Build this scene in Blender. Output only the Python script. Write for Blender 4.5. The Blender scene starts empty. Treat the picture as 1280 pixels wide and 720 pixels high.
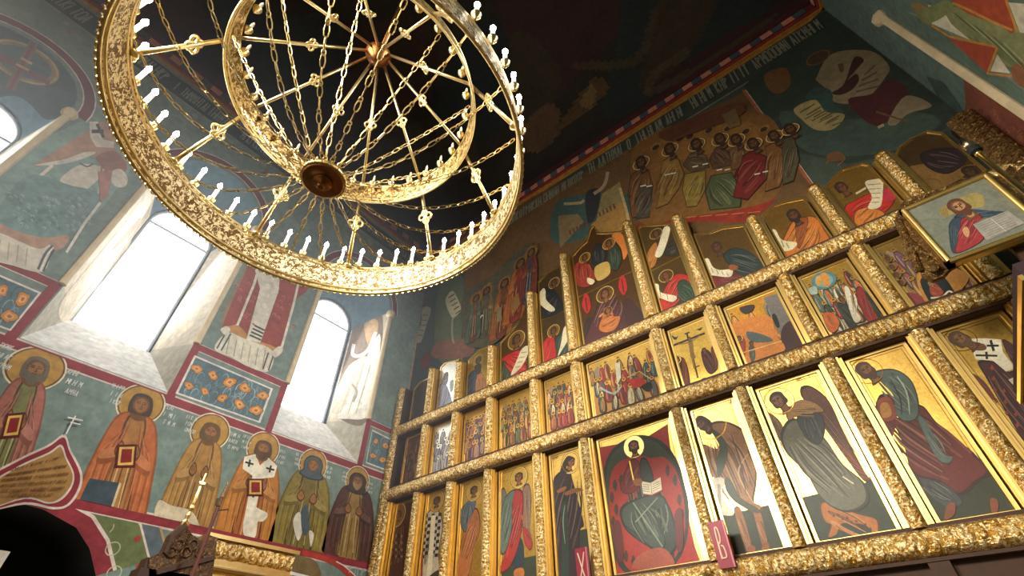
import bpy, bmesh, math, random
from mathutils import Vector, Matrix
PI = math.pi
rnd = random.Random(7)
C = bpy.context.scene.collection
scene = bpy.context.scene
# ------------------------------------------------------------------ camera
F = 588.37; YAW = math.radians(38.2333); PITCH = math.radians(41.941); ROLL = math.radians(-0.725)
EYE = Vector((0, 0, 1.6))
_h = Vector((-math.sin(YAW), math.cos(YAW), 0)); _r = Vector((math.cos(YAW), math.sin(YAW), 0)); _z = Vector((0, 0, 1))
FW = _h*math.cos(PITCH)+_z*math.sin(PITCH); _u = -_h*math.sin(PITCH)+_z*math.cos(PITCH)
RT = _r*math.cos(ROLL)+_u*math.sin(ROLL); UP = -_r*math.sin(ROLL)+_u*math.cos(ROLL)
cam = bpy.data.objects.new('camera', bpy.data.cameras.new('camera')); C.objects.link(cam)
cam.data.sensor_width = 36; cam.data.lens = F*36/1280; cam.data.clip_start = .05
M = Matrix((RT, UP, -FW)).transposed().to_4x4(); M.translation = EYE; cam.matrix_world = M
scene.camera = cam
def hit(x, y, p0, n):                      # where the sight line through photo point x, y meets a real surface plane
    d = FW+RT*((x-640)/F)-UP*((y-360)/F)
    return EYE+d*((p0-EYE).dot(n)/d.dot(n))
def seen(p):
    v = p-EYE; c = v.dot(FW); return (640+F*v.dot(RT)/c, 360-F*v.dot(UP)/c)
# ------------------------------------------------------------------ room sizes (metres)
XL, XR, YF, YB, X0 = -8.066, 2.784, 6.26, -5.5, -2.641
ZCOR = 11.25
YI = 6.12                                  # plane of the icon boards
COLX = [X0+d for d in (-5.22, -4.39, -3.53, -2.64, -1.61, -.735, .735, 1.61, 2.64, 3.53, 4.39, 5.22)]
ZC, ZB, ZA = 2.656, 4.78, 6.11             # rail heights
# ------------------------------------------------------------------ colours, materials
def lin(h):
    h = h.lstrip('#'); out = []
    for i in (0, 2, 4):
        c = int(h[i:i+2], 16)/255
        out.append(c/12.92 if c <= .04045 else ((c+.055)/1.055)**2.4)
    return tuple(out)
def nt(name):
    m = bpy.data.materials.new(name); m.use_nodes = True
    t = m.node_tree; b = t.nodes['Principled BSDF']
    return m, t, b, t.nodes, t.links
def noise(N, L, scale, detail=4, rough=.6, obj=True, dist=0):
    tc = N.new('ShaderNodeTexCoord'); n = N.new('ShaderNodeTexNoise')
    n.inputs['Scale'].default_value = scale; n.inputs['Detail'].default_value = detail; n.inputs['Roughness'].default_value = rough
    n.inputs['Distortion'].default_value = dist
    L.new(tc.outputs['Object'], n.inputs['Vector']); return n
def ramp(N, L, src, stops):
    r = N.new('ShaderNodeValToRGB'); e = r.color_ramp.elements
    while len(e) > 2: e.remove(e[-1])
    while len(e) < len(stops): e.new(.5)
    for i, (p, c) in enumerate(stops): e[i].position = p; e[i].color = (*c, 1) if len(c) == 3 else c
    L.new(src, r.inputs['Fac']); return r
def bump(N, L, b, src, strength, dist):
    bp = N.new('ShaderNodeBump'); bp.inputs['Strength'].default_value = strength; bp.inputs['Distance'].default_value = dist
    L.new(src, bp.inputs['Height']); L.new(bp.outputs['Normal'], b.inputs['Normal']); return bp
def plain(name, hexc, rough=.6, metal=0, var=.12, scale=6, bmp=0, emit=0, coat=0):
    m, t, b, N, L = nt(name)
    c = lin(hexc)
    n = noise(N, L, scale)
    r = ramp(N, L, n.outputs['Fac'], [(.3, tuple(x*(1-var) for x in c)), (.7, tuple(min(1, x*(1+var)) for x in c))])
    L.new(r.outputs['Color'], b.inputs['Base Color'])
    b.inputs['Roughness'].default_value = rough; b.inputs['Metallic'].default_value = metal
    if coat: b.inputs['Coat Weight'].default_value = coat
    if bmp: bump(N, L, b, n.outputs['Fac'], .6, bmp)
    if emit:
        b.inputs['Emission Color'].default_value = (*c, 1); b.inputs['Emission Strength'].default_value = emit
    return m
def paint_mat(name, rough, gold_rough, var, scale, coat=0):
    """paint read from the face colours; alpha marks leaf gold"""
    m, t, b, N, L = nt(name)
    a = N.new('ShaderNodeVertexColor'); a.layer_name = 'Col'
    n = noise(N, L, scale, 6, .65); n2 = noise(N, L, scale*6, 3, .6)
    r = ramp(N, L, n.outputs['Fac'], [(.25, (1-var,)*3), (.75, (1+var*.6,)*3)])
    r2 = ramp(N, L, n2.outputs['Fac'], [(.3, (1-var*.8,)*3), (.7, (1+var*.5,)*3)])
    mx = N.new('ShaderNodeMix'); mx.data_type = 'RGBA'; mx.blend_type = 'MULTIPLY'; mx.inputs[0].default_value = 1
    mx2 = N.new('ShaderNodeMix'); mx2.data_type = 'RGBA'; mx2.blend_type = 'MULTIPLY'; mx2.inputs[0].default_value = 1
    L.new(a.outputs['Color'], mx.inputs[6]); L.new(r.outputs['Color'], mx.inputs[7])
    L.new(mx.outputs[2], mx2.inputs[6]); L.new(r2.outputs['Color'], mx2.inputs[7])
    L.new(mx2.outputs[2], b.inputs['Base Color'])
    L.new(a.outputs['Alpha'], b.inputs['Metallic'])
    mr = N.new('ShaderNodeMapRange'); L.new(a.outputs['Alpha'], mr.inputs[0])
    mr.inputs[3].default_value = rough; mr.inputs[4].default_value = gold_rough
    L.new(mr.outputs[0], b.inputs['Roughness'])
    if coat: b.inputs['Coat Weight'].default_value = coat; b.inputs['Coat Roughness'].default_value = .25
    bump(N, L, b, n2.outputs['Fac'], .15, .004)
    return m
def carved(name, hexc, dark, rough, scale, strength, metal=1., lo=.62, hi=1.0):
    """gilded carving: metal with a fine relief and a darker colour in the hollows"""
    m, t, b, N, L = nt(name)
    tc = N.new('ShaderNodeTexCoord'); v = N.new('ShaderNodeTexVoronoi'); v.inputs['Scale'].default_value = scale
    n = noise(N, L, scale*.6, 3, .6, dist=1.5)
    mxv = N.new('ShaderNodeMix'); mxv.data_type = 'VECTOR'; mxv.inputs[0].default_value = .12
    L.new(tc.outputs['Object'], mxv.inputs[4]); L.new(n.outputs['Color'], mxv.inputs[5]); L.new(mxv.outputs[1], v.inputs['Vector'])
    ad = N.new('ShaderNodeMath'); ad.operation = 'ADD'; L.new(v.outputs['Distance'], ad.inputs[0]); L.new(n.outputs['Fac'], ad.inputs[1])
    r = ramp(N, L, ad.outputs[0], [(lo, lin(hexc)), (hi, lin(dark))])
    L.new(r.outputs['Color'], b.inputs['Base Color'])
    b.inputs['Metallic'].default_value = metal; b.inputs['Roughness'].default_value = rough
    bump(N, L, b, ad.outputs[0], strength, -.02)
    return m
MT = {
 'fresco': paint_mat('fresco_paint', .9, .5, .3, 1.6),
 'icon': paint_mat('icon_paint', .55, .34, .26, 6, coat=.06),
 'rail': carved('carved_gilding', 'FFEDB8', 'BA8A36', .34, 34, .5, .8, .98, 1.3),
 'gold': plain('plain_gilding', 'EFCB7E', .34, 1, .08, 9),
 'goldb': plain('burnished_gilding', 'F3D490', .29, 1, .1, 9),
 'brass': plain('chandelier_brass', 'DFC88E', .36, 1, .1, 14),
 'lace': carved('pierced_brass', 'F2E2B8', '6A4E26', .42, 30, .3, .55, .98, 1.1),
 'inner': carved('pierced_inner_brass', 'D6B876', '6A4A20', .42, 30, .3, .7, .98, 1.15),
 'copper': plain('copper_boss', '8A5A34', .42, 1, .15, 8),
 'wax': plain('glowing_candle_tube', 'FBF3E2', .4, 0, .03, 8, emit=1.2),  # tube given its own glow for a blown white look
 'dimwax': plain('unlit_candle_tube', 'C9BC9C', .5, 0, .05, 8),
 'bulb': plain('lit_bulb', 'FFF5E2', .3, 0, .01, 5, emit=68),
 'unlit': plain('unlit_bulb', 'D8CDB4', .15, 0, .03, 5),
 'sky': plain('bright_sky_pane', 'F4F8FF', .3, 0, .01, 5, emit=2.5),
 'frame': plain('window_frame_paint', 'B9BFC2', .5, 0, .06, 9),
 'cream': plain('cream_moulding', 'CDBB98', .7, 0, .14, 5),
 'wood': carved('dark_carved_wood', '8A6036', '4A3018', .4, 30, .6),
 'darkwood_shade': plain('dark_wood_and_shade', '3E2412', .7, 0, .2, 7),  # wood, and also the painted shade around the screen's rails
 'bronze': carved('carved_bronze', 'B48E4C', '5A3E1C', .38, 34, .6, .45),
 'steel': plain('polished_staff', 'B8A48C', .25, 1, .08, 9),
 'staff': plain('red_brown_staff', '5A3028', .4, 0, .15, 9),
 'plaque': plain('crimson_plaque', '8E1230', .5, 0, .12, 9),
 'letter': plain('pale_letter', 'E6C9B0', .5, 0, .06, 9),
 'rose': plain('rose_trim_edge', 'C87080', .5, 0, .06, 9),
 'floor': plain('stone_floor', '6A5A48', .35, 0, .2, 2),
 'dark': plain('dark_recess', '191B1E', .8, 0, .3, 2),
}
MT['wood'].node_tree.nodes['Principled BSDF'].inputs['Metallic'].default_value = .15
# ------------------------------------------------------------------ objects
def link(o, parent=None):
    C.objects.link(o)
    if parent: o.parent = parent
    return o
def obj(name, me, mat=None, parent=None, smooth=False):
    if isinstance(me, bmesh.types.BMesh):
        bm = me; me = bpy.data.meshes.new(name); bm.to_mesh(me); bm.free()
    if mat: me.materials.append(mat if not isinstance(mat, str) else MT[mat])
    if smooth:
        for p in me.polygons: p.use_smooth = True
    return link(bpy.data.objects.new(name, me), parent)
def tag(o, label=None, cat=None, group=None, kind=None):
    if label: o['label'] = label
    if cat: o['category'] = cat
    if group: o['group'] = group
    if kind: o['kind'] = kind
    return o
def empty(name, loc=(0, 0, 0)):
    o = bpy.data.objects.new(name, None); o.empty_display_size = .1; o.location = loc; return link(o)
def box(bm, x0, x1, y0, y1, z0, z1):
    v = [bm.verts.new(p) for p in ((x0,y0,z0),(x1,y0,z0),(x1,y1,z0),(x0,y1,z0),(x0,y0,z1),(x1,y0,z1),(x1,y1,z1),(x0,y1,z1))]
    for f in ((0,3,2,1),(4,5,6,7),(0,1,5,4),(1,2,6,5),(2,3,7,6),(3,0,4,7)): bm.faces.new([v[i] for i in f])
def tube(bm, pts, r, n=8, closed=False, cap=True):
    pts = [Vector(p) for p in pts]; rings = []; m = len(pts)
    rs = r if isinstance(r, (list, tuple)) else [r]*m
    prev = None
    for i, p in enumerate(pts):
        if closed: d = pts[(i+1) % m]-pts[i-1]
        else: d = pts[min(i+1, m-1)]-pts[max(i-1, 0)]
        d.normalize()
        a = prev if prev is not None else (Vector((0, 0, 1)) if abs(d.z) < .9 else Vector((1, 0, 0)))
        x = a-d*a.dot(d)
        if x.length < 1e-4: x = d.orthogonal()
        x.normalize(); y = d.cross(x); prev = x
        rings.append([bm.verts.new(p+(x*math.cos(2*PI*k/n)+y*math.sin(2*PI*k/n))*rs[i]) for k in range(n)])
    for i in range(m if closed else m-1):
        A, B = rings[i], rings[(i+1) % m]
        for k in range(n):
            try: bm.faces.new((A[k], A[(k+1) % n], B[(k+1) % n], B[k]))
            except ValueError: pass
    if cap and not closed:
        bm.faces.new(rings[0][::-1]); bm.faces.new(rings[-1])
def lathe(bm, prof, base, axis=Vector((0, 0, 1)), n=12):
    axis = axis.normalized(); x = axis.orthogonal().normalized(); y = axis.cross(x); base = Vector(base); rings = []
    for r, h in prof:
        rings.append([bm.verts.new(base+axis*h+(x*math.cos(2*PI*k/n)+y*math.sin(2*PI*k/n))*max(r, 1e-4)) for k in range(n)])
    for A, B in zip(rings, rings[1:]):
        for k in range(n): bm.faces.new((A[k], A[(k+1) % n], B[(k+1) % n], B[k]))
    bm.faces.new(rings[0][::-1]); bm.faces.new(rings[-1])
def ringband(bm, cx, cy, prof, n=120):
    """closed profile (radius, z) swept round the axis"""
    rings = []
    for k in range(n):
        a = 2*PI*k/n; rings.append([bm.verts.new((cx+r*math.cos(a), cy+r*math.sin(a), z)) for r, z in prof])
    m = len(prof)
    for k in range(n):
        A, B = rings[k], rings[(k+1) % n]
        for i in range(m): bm.faces.new((A[i], B[i], B[(i+1) % m], A[(i+1) % m]))
def spline(pts, closed=True, sub=5):
    n = len(pts); out = []
    for i in range(n if closed else n-1):
        g = (lambda j: pts[j % n]) if closed else (lambda j: pts[max(0, min(n-1, j))])
        p0, p1, p2, p3 = g(i-1), g(i), g(i+1), g(i+2)
        for s in range(sub):
            t = s/sub; t2 = t*t; t3 = t2*t
            out.append(tuple(.5*(2*b+(c-a)*t+(2*a-5*b+4*c-d)*t2+(-a+3*b-3*c+d)*t3) for a, b, c, d in zip(p0, p1, p2, p3)))
    if not closed: out.append(tuple(pts[-1]))
    return out
# ------------------------------------------------------------------ painter: flat colour shapes laid as paint layers on a real plane
class Paint:
    def __init__(s, p0, n, base=.0015, step=.0001):
        s.p0 = Vector(p0); s.n = Vector(n).normalized(); s.k = 0; s.base = base; s.step = step; s.lim = []
        s.bm = bmesh.new(); s.cl = s.bm.loops.layers.float_color.new('Col'); s.T = (0, 0, 1)
        s.hx = Vector((0, 0, 1)).cross(s.n)          # horizontal axis of the plane
        if s.hx.length < .1: s.hx = Vector((1, 0, 0))
        s.hx.normalize()
    def cut(s, w):                                    # keep paint inside its own field
        for ax, sg, lim in s.lim:
            out = []; n = len(w)
            for i in range(n):
                a, b = w[i], w[(i+1) % n]; da, db = sg*(lim-a[ax]), sg*(lim-b[ax])
                if da >= 0: out.append(a)
                if (da > 0) != (db > 0) and abs(da-db) > 1e-9: out.append(a+(b-a)*(da/(da-db)))
            w = out
            if len(w) < 3: return []
        return w
    def bounds(s, ax, lo, hi): s.lim += [(ax, -1, lo), (ax, 1, hi)]; return s
    def zoom(s, ox=0, oy=0, sc=1): s.T = (ox, oy, sc); return s
    def px(s, p): return (s.T[0]+p[0]/s.T[2], s.T[1]+p[1]/s.T[2])
    def mp(s, p): q = s.px(p); return hit(q[0], q[1], s.p0, s.n)
    def loc(s, w):                                    # world point -> current drawing coordinates
        x, y = seen(w); return ((x-s.T[0])*s.T[2], (y-s.T[1])*s.T[2])
    def face(s, col, w, gold=0.):
        s.k += 1; off = s.n*(s.base+s.k*s.step)
        c = (*lin(col), gold) if isinstance(col, str) else (*col, gold)
        w = s.cut(w)
        if len(w) < 3: return
        try: f = s.bm.faces.new([s.bm.verts.new(p+off) for p in w])
        except ValueError: return
        f.normal_update()
        if f.normal.dot(s.n) < 0: f.normal_flip()
        for l in f.loops: l[s.cl] = c
    def poly(s, col, pts, sm=True, gold=0.):
        if isinstance(pts, str): pts = [tuple(float(v) for v in q.split(',')) for q in pts.split()]
        if sm and len(pts) > 2: pts = spline(pts)
        s.face(col, [s.mp(p) for p in pts], gold)
    def world(s, col, pts, sm=False, gold=0.):
        if sm: pts = [Vector(q) for q in spline([tuple(p) for p in pts])]
        s.face(col, [Vector(p) for p in pts], gold)
    def line(s, col, pts, w, sm=True, gold=0., taper=False):
        if isinstance(pts, str): pts = [tuple(float(v) for v in q.split(',')) for q in pts.split()]
        if sm and len(pts) > 2: pts = spline(pts, False)
        L_, R_ = [], []; n = len(pts)
        for i, p in enumerate(pts):
            a, b = pts[max(i-1, 0)], pts[min(i+1, n-1)]; dx, dy = b[0]-a[0], b[1]-a[1]; l = math.hypot(dx, dy) or 1
            ww = w*(.25+.75*math.sin(PI*(i+.5)/n)) if taper else w
            L_.append((p[0]-dy/l*ww/2, p[1]+dx/l*ww/2)); R_.append((p[0]+dy/l*ww/2, p[1]-dx/l*ww/2))
        s.poly(col, L_+R_[::-1], False, gold)
    def disc(s, col, c, r, gold=0., n=28):            # true circle on the plane; c, r in drawing units
        w = s.mp(c); rr = s.size(c)*r; v = s.hx.cross(s.n)
        s.face(col, [w+(s.hx*math.cos(2*PI*k/n)+v*math.sin(2*PI*k/n))*rr for k in range(n)], gold)
    def ring(s, col, c, r, t, gold=0., n=28):
        w = s.mp(c); m = s.size(c); v = s.hx.cross(s.n); s.k += 1; off = s.n*(s.base+s.k*s.step)
        cc = (*lin(col), gold); I, O = [], []
        for k in range(n):
            d = s.hx*math.cos(2*PI*k/n)+v*math.sin(2*PI*k/n)
            I.append(s.bm.verts.new(w+d*(r-t)*m+off)); O.append(s.bm.verts.new(w+d*r*m+off))
        for k in range(n):
            w4 = s.cut([v_.co.copy() for v_ in (I[k], O[k], O[(k+1) % n], I[(k+1) % n])])
            if len(w4) < 3: continue
            f = s.bm.faces.new([s.bm.verts.new(v_) for v_ in w4]); f.normal_update()
            if f.normal.dot(s.n) < 0: f.normal_flip()
            for l in f.loops: l[s.cl] = cc
        bmesh.ops.delete(s.bm, geom=I+O, context='VERTS')
    def size(s, c):                                   # metres per drawing unit, across
        w = s.mp(c); a = s.loc(w); b = s.loc(w+s.hx*.1)
        return .1/max(1e-6, math.hypot(b[0]-a[0], b[1]-a[1]))
    def right(s, c):
        w = s.mp(c); a = s.loc(w); b = s.loc(w+s.hx*.1); d = (b[0]-a[0], b[1]-a[1]); l = math.hypot(*d)
        d = (d[0]/l, d[1]/l)
        return d if d[0] > 0 else (-d[0], -d[1])
    def script(s, a, b, h, col, gap=.55, rs=random.Random(3), gold=0.):   # faded hand-lettering: a row of stroked characters
        dx, dy = b[0]-a[0], b[1]-a[1]; l = math.hypot(dx, dy); ex, ey = dx/l, dy/l
        w = s.mp(a); q = s.loc(w+Vector((0, 0, .1))) if abs(s.n.z) < .9 else (a[0], a[1]-1)
        ux, uy = q[0]-a[0], q[1]-a[1]; m = math.hypot(ux, uy); ux, uy = ux/m, uy/m
        t = 0; st = h*gap
        while t < l-st:
            o = (a[0]+ex*t, a[1]+ey*t); cw = st*rs.uniform(.55, .8)
            P = lambda u, v: (o[0]+ex*u*cw+ux*v*h, o[1]+ey*u*cw+uy*v*h)
            k = rs.choice('IHNOAIKTPHM'); lw = h*.13
            S = {'I': [((0, 0), (0, 1))], 'H': [((0, 0), (0, 1)), ((1, 0), (1, 1)), ((0, .5), (1, .5))], 'N': [((0, 0), (0, 1)), ((1, 0), (1, 1)), ((0, .8), (1, .2))],
                 'O': [((0, .1), (0, .9)), ((1, .1), (1, .9)), ((0, .95), (1, .95)), ((0, .05), (1, .05))], 'A': [((0, 0), (.5, 1)), ((1, 0), (.5, 1)), ((.2, .35), (.8, .35))],
                 'K': [((0, 0), (0, 1)), ((0, .5), (1, 1)), ((0, .5), (1, 0))], 'T': [((.5, 0), (.5, 1)), ((0, .97), (1, .97))], 'P': [((0, 0), (0, 1)), ((0, .95), (1, .75)), ((1, .75), (0, .5))],
                 'M': [((0, 0), (0, 1)), ((1, 0), (1, 1)), ((0, 1), (.5, .4)), ((.5, .4), (1, 1))]}[k]
            for p, q in S: s.line(col, [P(*p), P(*q)], lw, False, gold)
            t += st*(1.9 if rs.random() < .12 else 1.05)
    def build(s, name, mat='fresco', parent=None):
        return obj(name, s.bm, mat, parent)
from mathutils.geometry import tessellate_polygon
# ------------------------------------------------------------------ room shell
YN = Vector((0, -1, 0)); XN = Vector((1, 0, 0)); XNR = Vector((-1, 0, 0))
PWL, PWF, PWR = Vector((XL, 0, 0)), Vector((0, YF, 0)), Vector((XR, 0, 0))
def colored(bm, col):
    cl = bm.loops.layers.float_color.get('Col') or bm.loops.layers.float_color.new('Col')
    for f in bm.faces:
        for l in f.loops: l[cl] = (*lin(col), 0)
def flat_wall(name, outer, holes, to3, col, flip=False):
    loops = [[Vector((a, b, 0)) for a, b in l] for l in [outer]+holes]
    tris = tessellate_polygon(loops); flat = [v for l in loops for v in l]
    bm = bmesh.new(); vs = [bm.verts.new(to3(v.x, v.y)) for v in flat]
    for t in tris:
        try: bm.faces.new([vs[i] for i in t])
        except ValueError: pass
    bmesh.ops.recalc_face_normals(bm, faces=bm.faces[:])
    colored(bm, col); o = obj(name, bm, 'fresco'); o['kind'] = 'structure'; return o
WIN = [(1, .82), (2, 4.36), (3, -2.45)]
SILL, DADO, SPR, HW = 5.26, 6.17, 9.05, .91
GD, GHW, GB, GS = 1.15, .57, 6.28, 8.78      # glass setback, half width, bottom, springing
def opening(cy, n=16):
    p = [(cy-HW, SILL), (cy+HW, SILL), (cy+HW, DADO), (cy+HW, SPR)]
    p += [(cy+HW*math.cos(PI*k/n), SPR+HW*math.sin(PI*k/n)) for k in range(1, n)]
    return p+[(cy-HW, SPR), (cy-HW, DADO)]
def glassline(cy, n=16, g=0):
    h = GHW+g
    p = [(cy-h, GB-g), (cy+h, GB-g), (cy+h, GB+.03), (cy+h, GS)]
    p += [(cy+h*math.cos(PI*k/n), GS+h*math.sin(PI*k/n)) for k in range(1, n)]
    return p+[(cy-h, GS), (cy-h, GB+.03)]
niche = [(-.29, 2.87), (-.09, 3.12), (.15, 3.31), (.55, 3.44), (.85, 3.46), (1.15, 3.44), (1.55, 3.32), (1.79, 3.13), (1.99, 2.87), (2.08, 2.5), (2.1, 0), (-.4, 0), (-.38, 2.5)]
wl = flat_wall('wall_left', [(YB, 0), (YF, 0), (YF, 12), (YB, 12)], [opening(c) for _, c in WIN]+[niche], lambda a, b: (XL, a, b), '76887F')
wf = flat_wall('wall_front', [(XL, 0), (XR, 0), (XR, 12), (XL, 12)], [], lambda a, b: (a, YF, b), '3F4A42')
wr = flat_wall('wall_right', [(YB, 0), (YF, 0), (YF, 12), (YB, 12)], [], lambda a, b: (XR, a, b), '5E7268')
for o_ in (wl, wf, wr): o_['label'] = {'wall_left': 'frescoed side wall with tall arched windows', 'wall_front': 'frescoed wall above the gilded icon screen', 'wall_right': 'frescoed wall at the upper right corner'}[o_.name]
bm = bmesh.new(); box(bm, XL, XR, YB, YF, -.1, 0); tag(obj('floor', bm, 'floor'), kind='structure')
# niche behind the arched doorway
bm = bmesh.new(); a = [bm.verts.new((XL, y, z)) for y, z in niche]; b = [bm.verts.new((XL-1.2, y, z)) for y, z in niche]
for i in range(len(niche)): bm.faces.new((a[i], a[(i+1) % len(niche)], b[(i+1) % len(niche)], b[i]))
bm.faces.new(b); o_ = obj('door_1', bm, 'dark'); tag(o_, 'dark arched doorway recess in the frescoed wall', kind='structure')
bm = bmesh.new(); box(bm, XL-.6, XL-.4, .2, 1.15, 0, 3.05); box(bm, XL-.6, XL-.42, .55, .95, 3.05, 3.2); box(bm, XL-.55, XL-.15, .2, 1.45, 0, 2.75)
tag(obj('altar_cross_stand', bm, plain('pale_stone', 'CFC6B2', .8, 0, .25, 6)), 'pale stepped stone stand inside the dark arched doorway', 'stand')
# vault: four curved sides rising from the cornice
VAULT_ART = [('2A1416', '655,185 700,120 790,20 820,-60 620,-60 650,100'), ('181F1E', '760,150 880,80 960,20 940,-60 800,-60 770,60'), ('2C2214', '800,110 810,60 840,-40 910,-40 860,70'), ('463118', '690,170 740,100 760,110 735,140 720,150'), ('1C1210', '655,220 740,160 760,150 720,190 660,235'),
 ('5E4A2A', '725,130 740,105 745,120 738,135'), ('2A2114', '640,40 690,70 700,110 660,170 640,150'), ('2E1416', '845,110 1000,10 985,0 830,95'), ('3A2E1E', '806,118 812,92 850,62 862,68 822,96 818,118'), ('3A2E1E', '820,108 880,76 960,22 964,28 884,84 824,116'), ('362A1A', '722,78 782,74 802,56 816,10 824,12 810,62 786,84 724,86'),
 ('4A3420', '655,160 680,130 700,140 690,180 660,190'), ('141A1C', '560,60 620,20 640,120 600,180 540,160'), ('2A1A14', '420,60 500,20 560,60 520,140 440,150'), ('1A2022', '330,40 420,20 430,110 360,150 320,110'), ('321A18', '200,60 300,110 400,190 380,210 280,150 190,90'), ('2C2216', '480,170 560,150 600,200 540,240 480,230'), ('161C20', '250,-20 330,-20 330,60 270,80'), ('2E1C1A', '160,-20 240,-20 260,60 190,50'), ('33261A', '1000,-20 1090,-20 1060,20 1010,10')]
def inside(p, poly):
    c = False; n = len(poly)
    for i in range(n):
        (x1, y1), (x2, y2) = poly[i], poly[i-1]
        if (y1 > p[1]) != (y2 > p[1]) and p[0] < (x2-x1)*(p[1]-y1)/(y2-y1)+x1: c = not c
    return c
def vault():
    """four curved sides, their dim figures painted straight on the plaster"""
    bm = bmesh.new(); n = 64; m = 640; rows = []; q4 = m//4
    xm, ym = (XL+XR)/2, (YB+YF)/2
    for i in range(n+1):
        t = i/n*PI/2; s = 1-.92*(1-math.cos(t)); z = 12+4.2*math.sin(t)
        hx, hy = (XR-XL)/2*s, (YF-YB)/2*s; ring = []
        for k in range(m):
            q = k//q4; u = (k % q4)/q4*2-1; p = [(u, -1), (1, u), (-u, 1), (-1, -u)][q]
            ring.append(bm.verts.new((xm+p[0]*hx, ym+p[1]*hy, z)))
        rows.append(ring)
    cl = bm.loops.layers.float_color.new('Col')
    arts = []
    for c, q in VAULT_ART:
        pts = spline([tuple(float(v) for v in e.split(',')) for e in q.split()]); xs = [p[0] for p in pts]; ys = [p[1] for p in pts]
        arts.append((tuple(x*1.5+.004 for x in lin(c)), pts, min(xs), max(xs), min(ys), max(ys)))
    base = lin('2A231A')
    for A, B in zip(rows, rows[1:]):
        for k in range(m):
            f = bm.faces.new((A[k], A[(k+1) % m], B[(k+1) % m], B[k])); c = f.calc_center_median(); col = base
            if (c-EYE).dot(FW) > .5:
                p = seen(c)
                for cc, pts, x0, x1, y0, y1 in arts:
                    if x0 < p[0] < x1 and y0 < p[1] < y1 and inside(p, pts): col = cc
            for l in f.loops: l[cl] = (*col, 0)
    f = bm.faces.new(rows[-1])
    for l in f.loops: l[cl] = (*base, 0)
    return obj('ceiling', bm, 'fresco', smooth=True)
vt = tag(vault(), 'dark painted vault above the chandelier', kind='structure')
# cornices under the vault: red ledge with chequered blocks, kept in each ledge's own paint
def cornice(name, p0, ax, ln, nrm):
    bm = bmesh.new(); cl = bm.loops.layers.float_color.new('Col')
    def blk(a, b, d, z0, z1, col):
        n0 = len(bm.faces); A = p0+ax*a; B = p0+ax*b+nrm*d
        box(bm, min(A.x, B.x), max(A.x, B.x), min(A.y, B.y), max(A.y, B.y), z0, z1)
        bm.faces.ensure_lookup_table()
        for f in bm.faces[n0:]:
            for l in f.loops: l[cl] = (*lin(col), 0)
    blk(0, ln, .05, 11.54, 11.60, 'A8742C'); blk(0, ln, .07, 11.60, 11.68, '8E2A1C'); blk(0, ln, .09, 11.68, 11.86, '5E2024'); blk(0, ln, .12, 11.86, 12.05, '4A1C1E')
    for i in range(int(ln/.42)):
        blk(.1+i*.42, .31+i*.42, .1, 11.69, 11.85, 'D08A70'); blk(.31+i*.42, .52+i*.42, .1, 11.69, 11.85, '46545E')
    o = obj(name, bm, 'fresco'); o['kind'] = 'structure'; return o
cornice('trim_1', Vector((XL, YF, 0)), Vector((1, 0, 0)), XR-XL, YN)
cornice('trim_2', Vector((XL, YB, 0)), Vector((0, 1, 0)), YF-YB, XN)
cornice('trim_3', Vector((XR, YB, 0)), Vector((0, 1, 0)), YF-YB, XNR)
# ------------------------------------------------------------------ windows
def loft(bm, A, B):
    n = len(A); a = [bm.verts.new(p) for p in A]; b = [bm.verts.new(p) for p in B]
    return [bm.faces.new((a[i], a[(i+1) % n], b[(i+1) % n], b[i])) for i in range(n)]
for idx, cy in WIN:
    w = empty('window_%d' % idx, (XL-GD, cy, GB)); tag(w, kind='structure')
    w['label'] = {1: 'arched window with the widest white glare, behind the chandelier ring', 2: 'arched window nearest the gilded icon screen', 3: 'arched window cut by the picture edge at upper left'}[idx]
    inv = Matrix.Translation(-w.location)
    def add(name, bm, mat): bm.transform(inv); return obj(name, bm, mat, w)
    A = [Vector((XL, y, z)) for y, z in opening(cy)]; B = [Vector((XL-GD+.14, y, z)) for y, z in glassline(cy, g=.03)]
    D = [Vector((XL-GD-.03, y, z)) for y, z in glassline(cy, g=.03)]
    bm = bmesh.new(); cl = bm.loops.layers.float_color.new('Col')
    fs = loft(bm, A, B); n = len(fs)
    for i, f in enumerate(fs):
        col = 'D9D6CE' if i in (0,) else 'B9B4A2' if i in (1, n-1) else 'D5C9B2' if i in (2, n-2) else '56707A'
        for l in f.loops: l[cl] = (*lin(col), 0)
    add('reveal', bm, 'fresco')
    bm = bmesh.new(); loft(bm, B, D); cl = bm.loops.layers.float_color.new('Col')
    colored(bm, '46545E'); add('inner_reveal', bm, 'fresco')  # blue grey colour paints in the shadow strip beside the glass
    bm = bmesh.new(); g = [Vector((XL-GD, y, z)) for y, z in glassline(cy)]; bm.faces.new([bm.verts.new(p) for p in g]); add('pane', bm, 'sky')
    bm = bmesh.new(); tube(bm, [Vector((XL-GD+.03, y, z)) for y, z in glassline(cy)], .03, 6, closed=True)
    box(bm, XL-GD+.005, XL-GD+.04, cy-GHW, cy+GHW, GS-.02, GS+.015); add('window_frame', bm, 'frame')
    for s in (-1, 1):
        bm = bmesh.new(); tube(bm, [(XL+.02, cy+s*(HW+.03), DADO), (XL+.02, cy+s*(HW+.03), SPR-.1)], .055, 8)
        lathe(bm, [(.055, -.12), (.1, -.08), (.11, 0), (.09, .05), (.03, .08)], (XL+.03, cy+s*(HW+.03), SPR-.05), n=8); add('moulding', bm, 'cream')
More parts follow.
